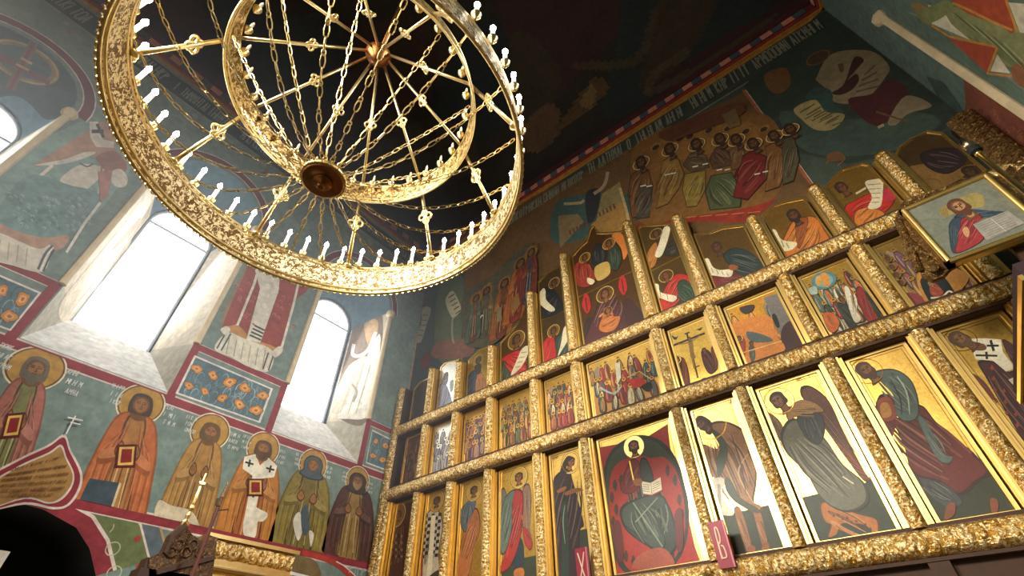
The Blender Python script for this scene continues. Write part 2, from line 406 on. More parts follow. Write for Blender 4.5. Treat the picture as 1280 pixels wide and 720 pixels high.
# matching roll moulding on the right wall
for y in (5.42,):
    bm = bmesh.new(); tube(bm, [(XR-.02, y, 5.6), (XR-.02, y, 9.15)], .06, 8)
    lathe(bm, [(.06, -.12), (.11, -.08), (.12, 0), (.1, .05), (.03, .08)], (XR-.03, y, 9.2), n=8)
    tag(obj('trim_4', bm, 'cream'), kind='structure')
# ------------------------------------------------------------------ gilded icon screen: carved rails and columns
def scroll(u, v, p):
    """carved running-scroll relief: 0..1 height; u along, v across in -1..1"""
    k = math.floor(u/p); cu = (u/p-k-.5)*2; sg = 1 if k % 2 else -1
    x, y = cu, v*.9-.12*sg; r = math.hypot(x, y); a = math.atan2(y, x)*sg
    h = .5+.5*math.cos(2*a+r*7.5)
    h *= 1 if r < 1.1 else .6
    ros = max(0, 1-r/.28); h = max(h*.85, ros)
    h = max(h, .8*max(0, 1-abs(v-.55*math.sin(u/p*PI))/.2))
    return h
def carved_bar(bm, p0, p1, out, half, rise, period, du=.014, nv=12, amp=.021):
    p0, p1, out = Vector(p0), Vector(p1), Vector(out); ax = (p1-p0); L_ = ax.length; ax.normalize(); side = ax.cross(out)
    nu = max(4, int(L_/du)); rows = []
    for i in range(nu+1):
        u = L_*i/nu; row = []
        for j in range(nv+1):
            v = j/nv*2-1; ang = v*PI/2
            h = amp*scroll(u, v, period)*math.cos(ang*.9)
            row.append(bm.verts.new(p0+ax*u+side*math.sin(ang)*half+out*(math.cos(ang)*rise+h)))
        rows.append(row)
    for A, B in zip(rows, rows[1:]):
        for j in range(nv): bm.faces.new((A[j], A[j+1], B[j+1], B[j]))
    bm.faces.new(rows[0]); bm.faces.new(rows[-1][::-1])
scr = tag(empty('icon_screen', (X0, 6.0, 0)), 'gilded wall-high icon screen with carved rails and columns', 'icon screen')
sinv = Matrix.Translation(-scr.location)
def spart(name, bm, mat, parent=None, smooth=False, me=None):
    if bm: bm.transform(sinv)
    return obj(name, bm or me, mat, parent or scr, smooth)
FRONT = Vector((0, -1, 0))
for z, xa, xb in ((ZC, XL+.16, XR-.1), (ZB, XL+.02, XR-.1), (ZA, XL+.1, XR-.1)):
    bm = bmesh.new()
    zz = z+(.03 if z == ZC else 0)
    carved_bar(bm, (xa, 6.0, zz), (xb, 6.0, zz), FRONT, .115, .085, .15 if z > 3 else .21)
    rl = spart('rail', bm, 'rail')
    bm = bmesh.new(); box(bm, xa, xb, 6.0, 6.2, zz-.15, zz+.125); box(bm, xa, xb, 5.975, 6.0, zz+.11, zz+.14); box(bm, xa, xb, 5.975, 6.0, zz-.145, zz-.115)
    spart('rail_backing', bm, 'gold' if z > 9 else 'darkwood_shade', rl)  # dark brown backing paints in the shade under the rails
TOPZ = [7.1, 7.3, 7.12, 7.14, 8.02, 8.58, 8.5, 8.0, 7.2, 7.2, 7.2, 7.1]
def column(x, z0, z1, half=.07, cap=False):
    bm = bmesh.new(); carved_bar(bm, (x, 6.0, z0), (x, 6.0, z1), FRONT, half, .06, .13)
    cl = spart('column', bm, 'rail')
    bm = bmesh.new()
    for s in (-1, 1):
        box(bm, x+s*(half+.028)-.026, x+s*(half+.028)+.026, 6.02, 6.16, z0, z1)
        box(bm, x+s*(half+.012)-.012, x+s*(half+.012)+.012, 5.985, 6.03, z0, z1)
    box(bm, x-half, x+half, 6.0, 6.16, z0, z1)
    if cap: lathe(bm, [(.05, 0), (.085, .01), (.075, .04), (.02, .06)], (x, 6.0, z1), n=10)
    spart('column_backing', bm, 'gold', cl)
for i, x in enumerate(COLX):
    column(x, ZC+.15, ZB-.15)
    if 0 < i < 11: column(x, ZB+.13, ZA-.14)
    if 0 < i < 11: column(x, ZA+.13, TOPZ[i], cap=True)
# narrow carved end posts against the side walls, and the panelling that carries it all
for x, z0, z1 in ((XL+.1, 2.9, 7.15), (XR-.16, 2.9, 7.2)):
    bm = bmesh.new(); carved_bar(bm, (x, 5.99, z0), (x, 5.99, z1), FRONT, .09 if x < 0 else .15, .07, .11, amp=.035)
    ep = spart('end_post', bm, 'rail' if x < 0 else 'bronze'); bm = bmesh.new(); box(bm, x-.1, x+.1, 6.0, 6.2, z0, z1); spart('post_backing', bm, 'darkwood_shade', ep)
bm = bmesh.new(); box(bm, XL+.02, XR-.02, 6.06, 6.24, 0, ZC-.12)
for x in COLX: box(bm, x-.08, x+.08, 5.98, 6.06, 0, ZC-.12)
spart('lower_panelling', bm, 'darkwood_shade')  # dark brown here paints the shadow below the lower rail
# door crest below the large centre icon
bm = bmesh.new(); carved_bar(bm, (-2.15, 5.93, 2.62), (-1.95, 5.93, 2.72), FRONT, .05, .05, .1)
lathe(bm, [(.03, -.1), (.09, -.05), (.1, 0), (.06, .06), (.02, .1)], (-1.98, 5.82, 2.6)); box(bm, -2.75, -1.9, 5.86, 6.02, 2.5, 2.6)
spart('door_crest', bm, 'goldb')
bm = bmesh.new(); lathe(bm, [(.1, -.5), (.13, -.4), (.09, -.3), (.14, -.22), (.15, -.12), (.08, -.05), (.05, 0)], (.82, 5.86, 2.5), n=14); carved_bar(bm, (.82, 5.8, 1.9), (.82, 5.8, 2.46), FRONT, .13, .1, .12)
spart('carved_bracket', bm, 'rail')
# ------------------------------------------------------------------ wheel chandelier
AX, AY = -2.64, .84
ch = tag(empty('chandelier', (AX, AY, 5.08)), 'huge two-tier wheel chandelier of pierced brass with draped chains', 'chandelier')
cinv = Matrix.Translation(-ch.location)
def cpart(name, bm, mat, parent=None, smooth=True):
    bm.transform(cinv); return obj(name, bm, mat, parent or ch, smooth)
def cpt(a, r, z): return Vector((AX+r*math.cos(a), AY+r*math.sin(a), z))
RB, RTp, ZB0, ZT0 = 1.645, 1.615, 5.09, 5.45
bm = bmesh.new(); ringband(bm, AX, AY, [(RB, ZB0), (RTp, ZT0), (RTp+.02, ZT0), (RB+.02, ZB0)], 160); cpart('outer_band', bm, 'lace', smooth=False)
bm = bmesh.new()
for z, r in ((ZT0, RTp+.01), (ZT0-.045, RTp+.012), (ZB0+.05, RB-.006), (ZB0, RB+.005)):
    tube(bm, [cpt(2*PI*k/120, r, z) for k in range(120)], .017, 6, closed=True)
cpart('rim_moulding', bm, 'brass')
bm = bmesh.new()
for k in range(150):                         # scalloped lower fringe
    a = 2*PI*(k+.5)/150; d = PI/150*.92
    p = [cpt(a-d, RB+.01, ZB0), cpt(a-d*.8, RB+.012, ZB0-.016), cpt(a, RB+.014, ZB0-.03), cpt(a+d*.8, RB+.012, ZB0-.016), cpt(a+d, RB+.01, ZB0)]
    f = bm.faces.new([bm.verts.new(q) for q in p]); 
r_ = bmesh.ops.extrude_face_region(bm, geom=bm.faces[:]); 
for v in [e for e in r_['geom'] if isinstance(e, bmesh.types.BMVert)]:
    d = Vector((v.co.x-AX, v.co.y-AY, 0)).normalized(); v.co += d*.012
cpart('fringe', bm, 'brass', smooth=False)
RI, ZI0, ZI1 = 1.15, 6.14, 6.40
bm = bmesh.new(); ringband(bm, AX, AY, [(RI+.04, ZI0), (RI, ZI1), (RI+.018, ZI1), (RI+.058, ZI0)], 120); cpart('inner_band', bm, 'inner', smooth=False)
bm = bmesh.new()
for z, r in ((ZI1, RI+.01), (ZI0, RI+.05), (ZI0+.04, RI+.04)): tube(bm, [cpt(2*PI*k/100, r, z) for k in range(100)], .013, 6, closed=True)
cpart('inner_rim', bm, 'brass')
APEX = 7.49
A0 = math.radians(32.6)
def quatrefoil(bm, c, d, r):
    """open four-lobed knot facing down, set across a rod of direction d"""
    d = d.normalized(); up = Vector((0, 0, 1)); y = (up-d*up.dot(d)).normalized(); x = d; s = d.cross(y)
    for q in range(4):
        o = c+(x*math.cos(q*PI/2)+s*math.sin(q*PI/2))*r*.75
        tube(bm, [o+(x*math.cos(2*PI*k/12)+s*math.sin(2*PI*k/12))*r*.55 for k in range(12)], r*.24, 5, closed=True)
for k in range(10):
    a = A0+2*PI*k/10
    bm = bmesh.new(); p0, p1, p2 = cpt(a, RTp-.02, ZT0), cpt(a, RI, ZI1-.03), cpt(a, .1, APEX-.08)
    tube(bm, [p0, p1], .02, 8); tube(bm, [p1, p2], .017, 8)
    lathe(bm, [(.02, -.02), (.045, 0), (.02, .03)], p0, p1-p0, 8)
    sp = cpart('spoke', bm, 'brass')
    for m_, dd in ((p0.lerp(p1, .52), p1-p0), (p1.lerp(p2, .5), p2-p1)):
        bm = bmesh.new(); quatrefoil(bm, m_, dd, .062 if m_.z < 6 else .05); cpart('knot', bm, 'brass', sp)
bm = bmesh.new(); lathe(bm, [(.03, -.16), (.07, -.12), (.12, -.06), (.15, 0), (.13, .05), (.06, .1), (.03, .2)], (AX, AY, APEX-.08), n=20); cpart('upper_boss', bm, 'copper')
ZH = 4.86
bm = bmesh.new(); lathe(bm, [(.02, -.075), (.035, -.05), (.02, -.03), (.075, -.02), (.085, .0), (.08, .012), (.155, .0), (.17, .012), (.17, .04), (.12, .07), (.03, .1)], (AX, AY, ZH), n=28); hubp = cpart('lower_boss', bm, 'copper')
bm = bmesh.new(); ringband(bm, AX, AY, [(.165, ZH+.02), (.185, ZH+.02), (.185, ZH+.06), (.165, ZH+.06)], 28); cpart('boss_collar', bm, 'brass', hubp)
# chains: flat double links on hanging curves
def catenary(p, q, sag, n=40):
    out = []
    for i in range(n+1):
        t = i/n; c = p.lerp(q, t); c.z -= sag*4*t*(1-t); out.append(c)
    return out
def chain(name, p, q, sag, link_len=.085, w=.017, r=.0048):
    pts = catenary(p, q, sag, 60); bm = bmesh.new()
    ds = [0]
    for a, b in zip(pts, pts[1:]): ds.append(ds[-1]+(b-a).length)
    def at(d):
        for i in range(60):
            if ds[i+1] >= d: return pts[i].lerp(pts[i+1], (d-ds[i])/(ds[i+1]-ds[i]))
        return pts[-1]
    d = 0; i = 0
    while d < ds[-1]-.01:
        L_ = link_len if i % 3 != 2 else .03
        a, b = at(d), at(min(ds[-1], d+L_)); t = (b-a)
        if t.length < 1e-4: break
        t.normalize(); s = t.cross(Vector((0, 0, 1))).normalized()
        if i % 3 == 1: s = t.cross(s)
        c = (a+b)/2; h = (b-a).length/2+.004; ww = w if i % 3 != 2 else w*.75
        tube(bm, [c+t*h*math.cos(2*PI*k/8)+s*ww*math.sin(2*PI*k/8) for k in range(8)], r, 4, closed=True)
        d += L_-.002; i += 1
    return cpart(name, bm, 'brass', smooth=False)
for k in range(20):
    a = A0+2*PI*(k+.25)/20
    chain('draped_chain', cpt(a, RTp-.02, ZT0-.01), cpt(a, .175, ZH+.04), .34)
for k in range(10):
    a = A0+2*PI*k/10+PI/30
    chain('inner_chain', cpt(a, RI, ZI0), cpt(a, .16, ZH+.06), .05)
bm = bmesh.new(); top = 16.0
ln = catenary(Vector((AX, AY, APEX)), Vector((AX+.001, AY, top)), 0, 3); cpart('suspension_rod', (tube(bm, ln, .016, 6), bm)[1], 'copper')
# candles
def candle(name, p, lit, h=.19):
    bm = bmesh.new(); tube(bm, [p+Vector((0, 0, .055)), p+Vector((0, 0, .055+h))], .018 if lit else .014, 8)
    c = cpart(name, bm, 'wax' if lit else 'dimwax')
    bm = bmesh.new(); lathe(bm, [(.008, -.03), (.012, .0), (.028, .012), (.036, .035), (.033, .05), (.042, .056), (.03, .06)], p, n=10); cpart('drip_cup', bm, 'brass', c)
    bm = bmesh.new(); lathe(bm, [(.011, 0), (.023, .018), (.025, .034), (.016, .06), (.003, .085)] if lit else [(.006, 0), (.011, .015), (.009, .03), (.002, .045)], p+Vector((0, 0, .055+h)), n=10); cpart('bulb', bm, 'bulb' if lit else 'unlit', c)
    return c
for k in range(50):
    a = A0+2*PI*(k+.5)/50; candle('candle_lamp', cpt(a, RTp+.045, ZT0+.03), True)
for k in range(30):
    a = A0+2*PI*(k+.5)/30; candle('unlit_candle', cpt(a, RI-.05, ZI1-.08), False, .12)
# ------------------------------------------------------------------ figures painted in the icon manner
def mix(a, b, t):
    a = a.lstrip('#'); b = b.lstrip('#')
    return ''.join('%02X' % round(int(a[i:i+2], 16)*(1-t)+int(b[i:i+2], 16)*t) for i in (0, 2, 4))
def shade(P, base, pts, folds=5, seed=1, sm=True):
    """robe: dark edge, body colour, then drawn folds running down it"""
    if isinstance(pts, str): pts = [tuple(float(v) for v in q.split(',')) for q in pts.split()]
    cx = sum(p[0] for p in pts)/len(pts); cy = sum(p[1] for p in pts)/len(pts)
    P.poly(mix(base, '0C0806', .55), pts, sm); P.poly(base, [(cx+(x-cx)*.93, cy+(y-cy)*.95) for x, y in pts], sm)
    r = random.Random(seed*31+int(cx))
    hi = max(pts, key=lambda p: (p[0]-cx)**2+(p[1]-cy)**2); lo = min(pts, key=lambda p: (p[0]-cx)*(hi[0]-cx)+(p[1]-cy)*(hi[1]-cy))
    ex, ey = hi[0]-lo[0], hi[1]-lo[1]; l = math.hypot(ex, ey) or 1; nx, ny = -ey/l, ex/l
    sd = [(p[0]-cx)*nx+(p[1]-cy)*ny for p in pts]; wd = min(max(sd), -min(sd))*.8
    f = lambda u, j: (cx+ex*(u-.5)*.7+nx*j*wd, cy+ey*(u-.5)*.7+ny*j*wd)
    for k in range(folds):                         # broad soft folds, then a few drawn lines
        j = (k+.5)/folds*2-1; u0, u1 = r.uniform(.02, .25), r.uniform(.75, .98); bw = .5/folds; jj = r.uniform(-.12, .12)
        P.poly(mix(base, '0C0806', .32) if k % 2 else mix(base, 'F4E2BC', .16), [f(u0, j*.6), f((u0+u1)/2, j+jj-bw), f(u1, j*.9-bw*.8), f(u1, j*.9+bw*.8), f((u0+u1)/2, j+jj+bw)])
    for k in range(folds):
        j = (k+.2)/folds*2-.9; jj = r.uniform(-.1, .1)
        P.line(mix(base, '0C0806', .45) if k % 2 == 0 else mix(base, 'F4E2BC', .3), [f(r.uniform(.05, .2), j*.6), f(.4, j+jj), f(r.uniform(.7, .95), j*.9)], min(l*.016, wd*.09), True, 0, True)
def face(P, c, r, skin='8A5A30', hair='33210F', beard=None, halo=None, tilt=0., look=0., hr=2.1, hg=1.):
    rx, ry = P.right(c); w = P.mp(c); q = P.loc(w+Vector((0, 0, .1))); ux, uy = q[0]-c[0], q[1]-c[1]; m = math.hypot(ux, uy); ux, uy = ux/m, uy/m
    ct, st = math.cos(tilt), math.sin(tilt); R = (rx*ct+ux*st, ry*ct+uy*st); U = (ux*ct-rx*st, uy*ct-ry*st)
    L_ = lambda a, b: (c[0]+R[0]*r*a+U[0]*r*b, c[1]+R[1]*r*a+U[1]*r*b)
    pl = lambda col, pts: P.poly(col, [L_(*p) for p in pts])
    if halo: P.disc(halo, c, r*hr, hg); P.ring('7A5420', c, r*hr, r*.12); P.ring('F2DC9A', c, r*hr*.93, r*.1, hg)
    pl(mix(skin, '1A0C04', .5), [(-.42, -.4), (.42, -.4), (.5, -1.2), (.75, -1.75), (-.75, -1.75), (-.5, -1.2)]); pl(skin, [(-.2, -.6), (.3, -.6), (.35, -1.5), (-.3, -1.5)])
    pl(hair, [(-.95, .1), (-.85, .8), (0, 1.2), (.85, .8), (.95, .1), (.8, -.7), (-.8, -.7)])
    pl(mix(skin, '1A0C04', .4), [(-.68+look, .35), (-.3+look, .78), (.35+look, .78), (.7+look, .35), (.62+look, -.4), (look, -.95), (-.6+look, -.4)])
    pl(skin, [(-.5+look, .35), (look, .68), (.55+look, .35), (.48+look, -.35), (look+.05, -.75), (-.42+look, -.3)])
    if beard: pl(beard, [(-.66+look, -.1), (-.3+look, -.35), (.3+look, -.35), (.66+look, -.1), (.5+look, -.95), (look, -1.35), (-.5+look, -.95)])
    for s_ in (-1, 1): P.line('1E0E06', [L_(look+s_*.48, .22), L_(look+s_*.12, .18)], r*.13, False); P.line('2A1408', [L_(look+s_*.5, .38), L_(look+s_*.1, .34)], r*.09, False)
    P.line('4A2410', [L_(look+.04, .15), L_(look+.12, -.2), L_(look-.03, -.24)], r*.1, False); P.line('5A1E14', [L_(look-.2, -.45), L_(look+.22, -.45)], r*.1, False)
def saint(P, B, H, w, robe, tunic, hair='4A3020', skin='9A6A3E', halo='B88C3E', kind='', beard=None, rh=None, gold=0., ring='E6D8B8', turn=0., item=None, hem=True, soft=.42):
    """standing haloed figure: B feet, H crown of the head, w half width, all in drawing units of the plane"""
    mx, my = (B[0]+H[0])/2, (B[1]+H[1])/2; rx, ry = P.right((mx, my)); ux, uy = H[0]-B[0], H[1]-B[1]; hh = math.hypot(ux, uy)
    Q = lambda s_, t: (B[0]+ux*t+rx*w*s_, B[1]+uy*t+ry*w*s_)
    pl = lambda col, pts, sm=True: P.poly(col, [Q(*p) for p in pts], sm)
    ln = lambda col, pts, ww, tp=True: P.line(col, [Q(*p) for p in pts], ww*hh, True, 0, tp)
    a = .066*hh/w                                  # head half width in s
    rh = rh or .115*hh
    if halo:
        P.ring(ring, Q(turn*.3, .935), rh*1.1, rh*.07); P.disc(halo, Q(turn*.3, .935), rh, gold); P.ring(mix(halo, '3A2410', .6), Q(turn*.3, .935), rh*1.02, rh*.06)
    dk, lt = mix(robe, '140C08', .5*soft), mix(robe, 'F4E2BC', .36*soft)
    pl(dk, [(-.2, .87), (-.52, .81), (-.72, .62), (-.86, .4), (-.96, .15), (-.9, .015), (0, 0), (.82, .015), (.92, .15), (.84, .4), (.74, .62), (.52, .81), (.2, .87)])
    pl(robe, [(-.18, .862), (-.48, .8), (-.67, .62), (-.8, .4), (-.9, .15), (-.84, .03), (0, .012), (.76, .03), (.86, .15), (.78, .4), (.68, .62), (.48, .8), (.18, .862)])
    if kind == 'hermit':
        pl(robe, [(-.5, .5), (-.4, .8), (.4, .8), (.5, .5), (.3, .3), (-.3, .3)])
    # inner tunic
    pl(mix(tunic, '140C08', .45), [(-.24, .83), (.24, .83), (.34, .5), (.42, .03), (-.4, .03), (-.3, .5)]); pl(tunic, [(-.19, .82), (.2, .82), (.28, .5), (.35, .04), (-.33, .04), (-.24, .5)])
    for q in range(3): ln(mix(tunic, '140C08', .45), [(-.2+.2*q, .5), (-.22+.21*q, .05)], .012)
    ln(mix(tunic, 'F4E2BC', .5), [(-.1, .6), (-.14, .1)], .012); ln(mix(tunic, 'F4E2BC', .5), [(.12, .6), (.2, .12)], .01)
    # mantle folds
    for sg in (-1, 1):
        for q in range(3):
            x0 = .22+.17*q; ln(dk, [(sg*x0*.6, .8-.05*q), (sg*(x0+.06), .5), (sg*(x0+.1), .06+.02*q)], .013)
            ln(lt, [(sg*(x0*.6+.05), .76-.05*q), (sg*(x0+.12), .5), (sg*(x0+.16), .12)], .009)
        pl(dk, [(sg*.2, .6), (sg*.62, .54), (sg*.66, .46), (sg*.3, .5)]); pl(mix(robe, 'F4E2BC', .15), [(sg*.16, .62), (sg*.6, .56), (sg*.64, .5), (sg*.26, .54)])
    # hands
    for sg in (-1, 1):
        hx = sg*.2; pl(mix(skin, '2A1408', .5), [(hx-.12, .6), (hx, .66), (hx+.13, .6), (hx+.06, .54), (hx-.08, .55)]); pl(skin, [(hx-.09, .6), (hx, .645), (hx+.1, .6), (hx+.05, .56), (hx-.06, .565)])
        for f in range(3): ln(mix(skin, '2A1408', .5), [(hx-.05+.05*f, .63), (hx-.04+.05*f, .585)], .005)
    if hem:
        for sg in (-1, 1): pl('3A1E14', [(sg*.3-.12, .03), (sg*.3, .045), (sg*.3+.14, .0), (sg*.3+.05, -.02), (sg*.3-.1, -.01)])
    if kind == 'bishop':
        W = 'E4DCC6'
        pl(W, [(-.52, .81), (-.2, .865), (0, .77), (.2, .865), (.52, .81), (.5, .7), (.16, .66), (.13, .2), (-.13, .2), (-.16, .66), (-.5, .7)], False)
        for cx, cy in ((-.33, .765), (.33, .765), (0, .5), (0, .28)):
            ln('2A2A2A', [(cx-.13, cy), (cx+.13, cy)], .018, False); ln('2A2A2A', [(cx, cy-.034), (cx, cy+.034)], .018, False)
    # neck, hair, head
    pl(mix(skin, '2A1408', .3), [(-a*.6, .9), (a*.6, .9), (a*.85, .84), (0, .815), (-a*.85, .84)])
    if kind == 'veil':
        pl(mix(hair, '0C0806', .35), [(-a*1.5, .95), (-a*.9, 1.01), (0, 1.025), (a*.9, 1.01), (a*1.5, .95), (a*1.45, .87), (a*1.9, .81), (0, .78), (-a*1.9, .81), (-a*1.45, .87)])
        pl(hair, [(-a*1.3, .95), (-a*.7, 1.0), (0, 1.012), (a*.7, 1.0), (a*1.3, .95), (a*1.25, .87), (a*1.6, .82), (0, .79), (-a*1.6, .82), (-a*1.25, .87)])
    else: pl(hair, [(-a*1.25, .93), (-a*.9, .99), (0, 1.008), (a*.9, .99), (a*1.25, .93), (a*1.2, .87), (a*.8, .86), (-a*.8, .86), (-a*1.2, .87)])
    tx = turn*a*.35
    pl(mix(skin, '2A1408', .35), [(-a*.85+tx, .94), (-a*.5+tx, .98), (a*.5+tx, .98), (a*.85+tx, .94), (a*.75+tx, .895), (tx, .862), (-a*.75+tx, .895)])
    pl(skin, [(-a*.65+tx, .945), (tx, .975), (a*.68+tx, .945), (a*.58+tx, .9), (tx, .875), (-a*.55+tx, .9)])
    if beard: pl(beard, [(-a*.8+tx, .912), (-a*.3+tx, .902), (a*.3+tx, .902), (a*.8+tx, .912), (a*.6+tx, .86), (tx, .825), (-a*.6+tx, .86)])
    for sg in (-1, 1):
        ln('2A1408', [(tx+sg*a*.55, .939), (tx+sg*a*.14, .936)], .006); ln('2A1408', [(tx+sg*a*.6, .949), (tx+sg*a*.12, .947)], .0045)
    ln('5A2E18', [(tx+a*.05, .938), (tx+a*.12, .915), (tx-a*.04, .912)], .006); ln('6A2A1C', [(tx-a*.22, .9), (tx+a*.25, .9)], .006)
    if item == 'book':
        pl('5A1418', [(-.3, .62), (.18, .66), (.3, .5), (-.2, .46)], False); pl('D9B45A', [(-.22, .61), (.14, .64), (.23, .515), (-.14, .485)], False); pl('8A1E20', [(-.15, .6), (.1, .62), (.17, .53), (-.09, .505)], False)
    if item == 'cross': ln('E8DCC0', [(.35, .52), (.4, .78)], .016, False); ln('E8DCC0', [(.25, .7), (.5, .72)], .016, False)
    if item == 'scroll':
        pl('D8CBA6', [(.2, .62), (.52, .64), (.42, .45), (.5, .26), (.2, .24), (.12, .45)])
        for q in range(6): ln('6A5A40', [(.2-.01*q, .58-.055*q), (.43-.015*q, .59-.055*q)], .007, False)
def flower_panel(P, q, n, seed, bg='57727A'):
    """ornament panel: corners q (drawing units, tl tr br bl), orange blossoms on grey scrolling stems"""
    r = random.Random(seed); E = lambda u, v: tuple((q[0][i]*(1-u)+q[1][i]*u)*(1-v)+(q[3][i]*(1-u)+q[2][i]*u)*v for i in (0, 1))
    P.poly('E4DCD0', [E(0, 0), E(1, 0), E(1, 1), E(0, 1)], False); P.poly(bg, [E(.025, .04), E(.975, .04), E(.975, .96), E(.025, .96)], False)
    d = math.hypot(q[1][0]-q[0][0], q[1][1]-q[0][1]); k = max(1, round(n/2))
    for i in range(n*5):
        u, v = r.uniform(.1, .9), r.uniform(.12, .88); s = r.choice((-1, 1))*.16*min(1, 4/n); pts = [E(min(.96, max(.04, u+s*math.sin(a)*(1-a/7))), min(.95, max(.05, v+.24*math.cos(a)*(1-a/7)))) for a in [j*.7 for j in range(7)]]
        P.line(r.choice(('93A8AC', 'AEBBB8', '7C949A', '3E565E')), pts, d*.014*min(1, 6/n), True, 0, True)
    for i in range(n):
        u, v = (i % k+.5)/k, .28 if i < k else .72; u += r.uniform(-.03, .03)*4/n; c = E(u, v); rr = d*.5/k*r.uniform(.7, 1.0); a0 = r.uniform(0, 6)
        for col, f in (('7A4A2A', 1.12), ('D08A3E', 1), ('E3AE62', .6), ('B4583A', .3)):
            P.poly(col, [(c[0]+rr*f*.62*math.cos(a0+a)*(1+.35*math.cos(2*a)), c[1]+rr*f*.55*math.sin(a0+a)*(1+.2*math.cos(3*a))) for a in [j*PI/5 for j in range(10)]])
def wall_paint(p0, n): return Paint(p0, n)
def kid(P, name, wall, label=None):
    o = P.build(name, 'fresco', wall)
    if label: o['label'] = label
    return o
# ---- side wall: bands
P = Paint(PWL, XN)
def yz(col, y0, y1, z0, z1): P.world(col, [(XL, y0, z0), (XL, y1, z0), (XL, y1, z1), (XL, y0, z1)])
RED, RD2 = '8C3038', 'D8C8BC'
yz(RD2, YB, YF, 5.08, 5.25); yz(RED, YB, YF, 5.10, 5.225)
yz(RD2, 1.2, YF, 3.49, 3.65); yz(RED, 1.2, YF, 3.515, 3.625)
gaps = [(-1.52, -.11), (1.73, 3.45), (5.27, YF)]
for g0, g1 in gaps:
    yz(RD2, g0, g1, 6.06, 6.2); yz(RED, g0, g1, 6.075, 6.19)
    yz(RED, g0, g0+.12, 5.2, 6.1); yz(RED, g1-.12, g1, 5.2, 6.1)
    yz('A48C66', g0, g0+.06, 6.2, 9.0); yz('A48C66', g1-.06, g1, 6.2, 9.0)
yz('6E8288', 5.45, YF, 6.2, 6.26)
for _, cy in WIN:                             # red arch bands over the openings
    for r0, r1, col in ((.98, 1.16, RD2), (1.0, 1.14, '6E2C32')):
        a = [PI*k/20 for k in range(21)]
        P.k += 1
        for q0, q1 in zip(a, a[1:]):
            P.k -= 1; P.world(col, [(XL, cy+r0*math.cos(q0), SPR+r0*math.sin(q0)), (XL, cy+r1*math.cos(q0), SPR+r1*math.sin(q0)), (XL, cy+r1*math.cos(q1), SPR+r1*math.sin(q1)), (XL, cy+r0*math.cos(q1), SPR+r0*math.sin(q1))])
# red arch round the doorway, ornament ring beside it
for f0, f1, col in ((1.0, 1.13, RED), (1.13, 1.16, RD2), (1.16, 1.42, '6A7448'), (1.42, 1.44, RD2), (1.44, 1.58, '5E6A70'), (1.58, 1.6, 'B89A60')):
    cy_, cz_ = .85, 2.3; nn = niche[:-4]
    w_ = [(cy_+(y-cy_)*f0, cz_+(z-cz_)*f0) for y, z in nn]; v_ = [(cy_+(y-cy_)*f1, cz_+(z-cz_)*f1) for y, z in nn]
    P.lim = [] if f1 < 1.14 else [(2, 1, 3.5)]
    for i in range(len(nn)-1): P.world(col, [(XL, *w_[i]), (XL, *v_[i]), (XL, *v_[i+1]), (XL, *w_[i+1])]); P.k -= 1
    P.k += 1
P.lim = [(2, 1, 3.5), (1, -1, 1.9)]
for i in range(16):
    a = .05+i*.19; P.ring('B9B890', P.loc(Vector((XL, .85+1.44*math.cos(a), 2.3+1.5*math.sin(a)))), 9, 1.4); P.disc('A04038', P.loc(Vector((XL, .85+1.7*math.cos(a), 2.3+1.76*math.sin(a)))), 4)
P.lim = []
# arch fragment near the screen
P.line('B03A30', '377,690 410,700 425,708 440,722', 7); P.poly('74603E', '352,694 385,697 397,706 398,724 352,724'); P.line('E8E4DC', '362,716 386,722', 4)
P.line('E2DCD0', '420,702 432,709 448,724', 1.5); P.script((436, 716), (460, 722), 9, 'A8B4B0')
kid(P, 'painted_bands', wl)
# ---- row of saints under the windows

S = [
 ('painted_saint', 'fresco saint with grey hair and pink robe, at the picture edge', dict(B=(-28, 640), H=(50, 448), w=44, robe='A8685A', tunic='7A7A4A', hair='6E6450', beard='6E6450', rh=34, item='book')),
 ('painted_saint', 'fresco saint in orange red robe holding a small red book', dict(B=(128, 668), H=(180, 494), w=50, robe='B8683C', tunic='A87440', hair='4A3A2E', rh=27, item='book')),
 ('painted_saint', 'fresco hermit with bare brown body and pale loincloth', dict(B=(222, 676), H=(266, 530), w=38, robe='B08448', tunic='A87C44', hair='6A5030', beard='6A5030', rh=22.5, kind='hermit')),
 ('painted_saint', 'fresco bishop in orange with white stole, crosses and red book', dict(B=(303, 683), H=(331, 552), w=41, robe='B87836', tunic='A8602E', hair='5A4028', beard='5A4028', rh=19, kind='bishop', item='book')),
 ('painted_saint', 'fresco nun in olive robe with grey blue veil', dict(B=(369, 694), H=(393, 573), w=40, robe='8A7838', tunic='7A6A34', hair='4E5A60', rh=16.5, kind='veil')),
 ('painted_saint', 'fresco monk in dark brown robe nearest the screen', dict(B=(432, 702), H=(448, 594), w=35, robe='54342C', tunic='9A7A44', hair='4A3A30', beard='A08456', rh=14, kind='veil')),
]
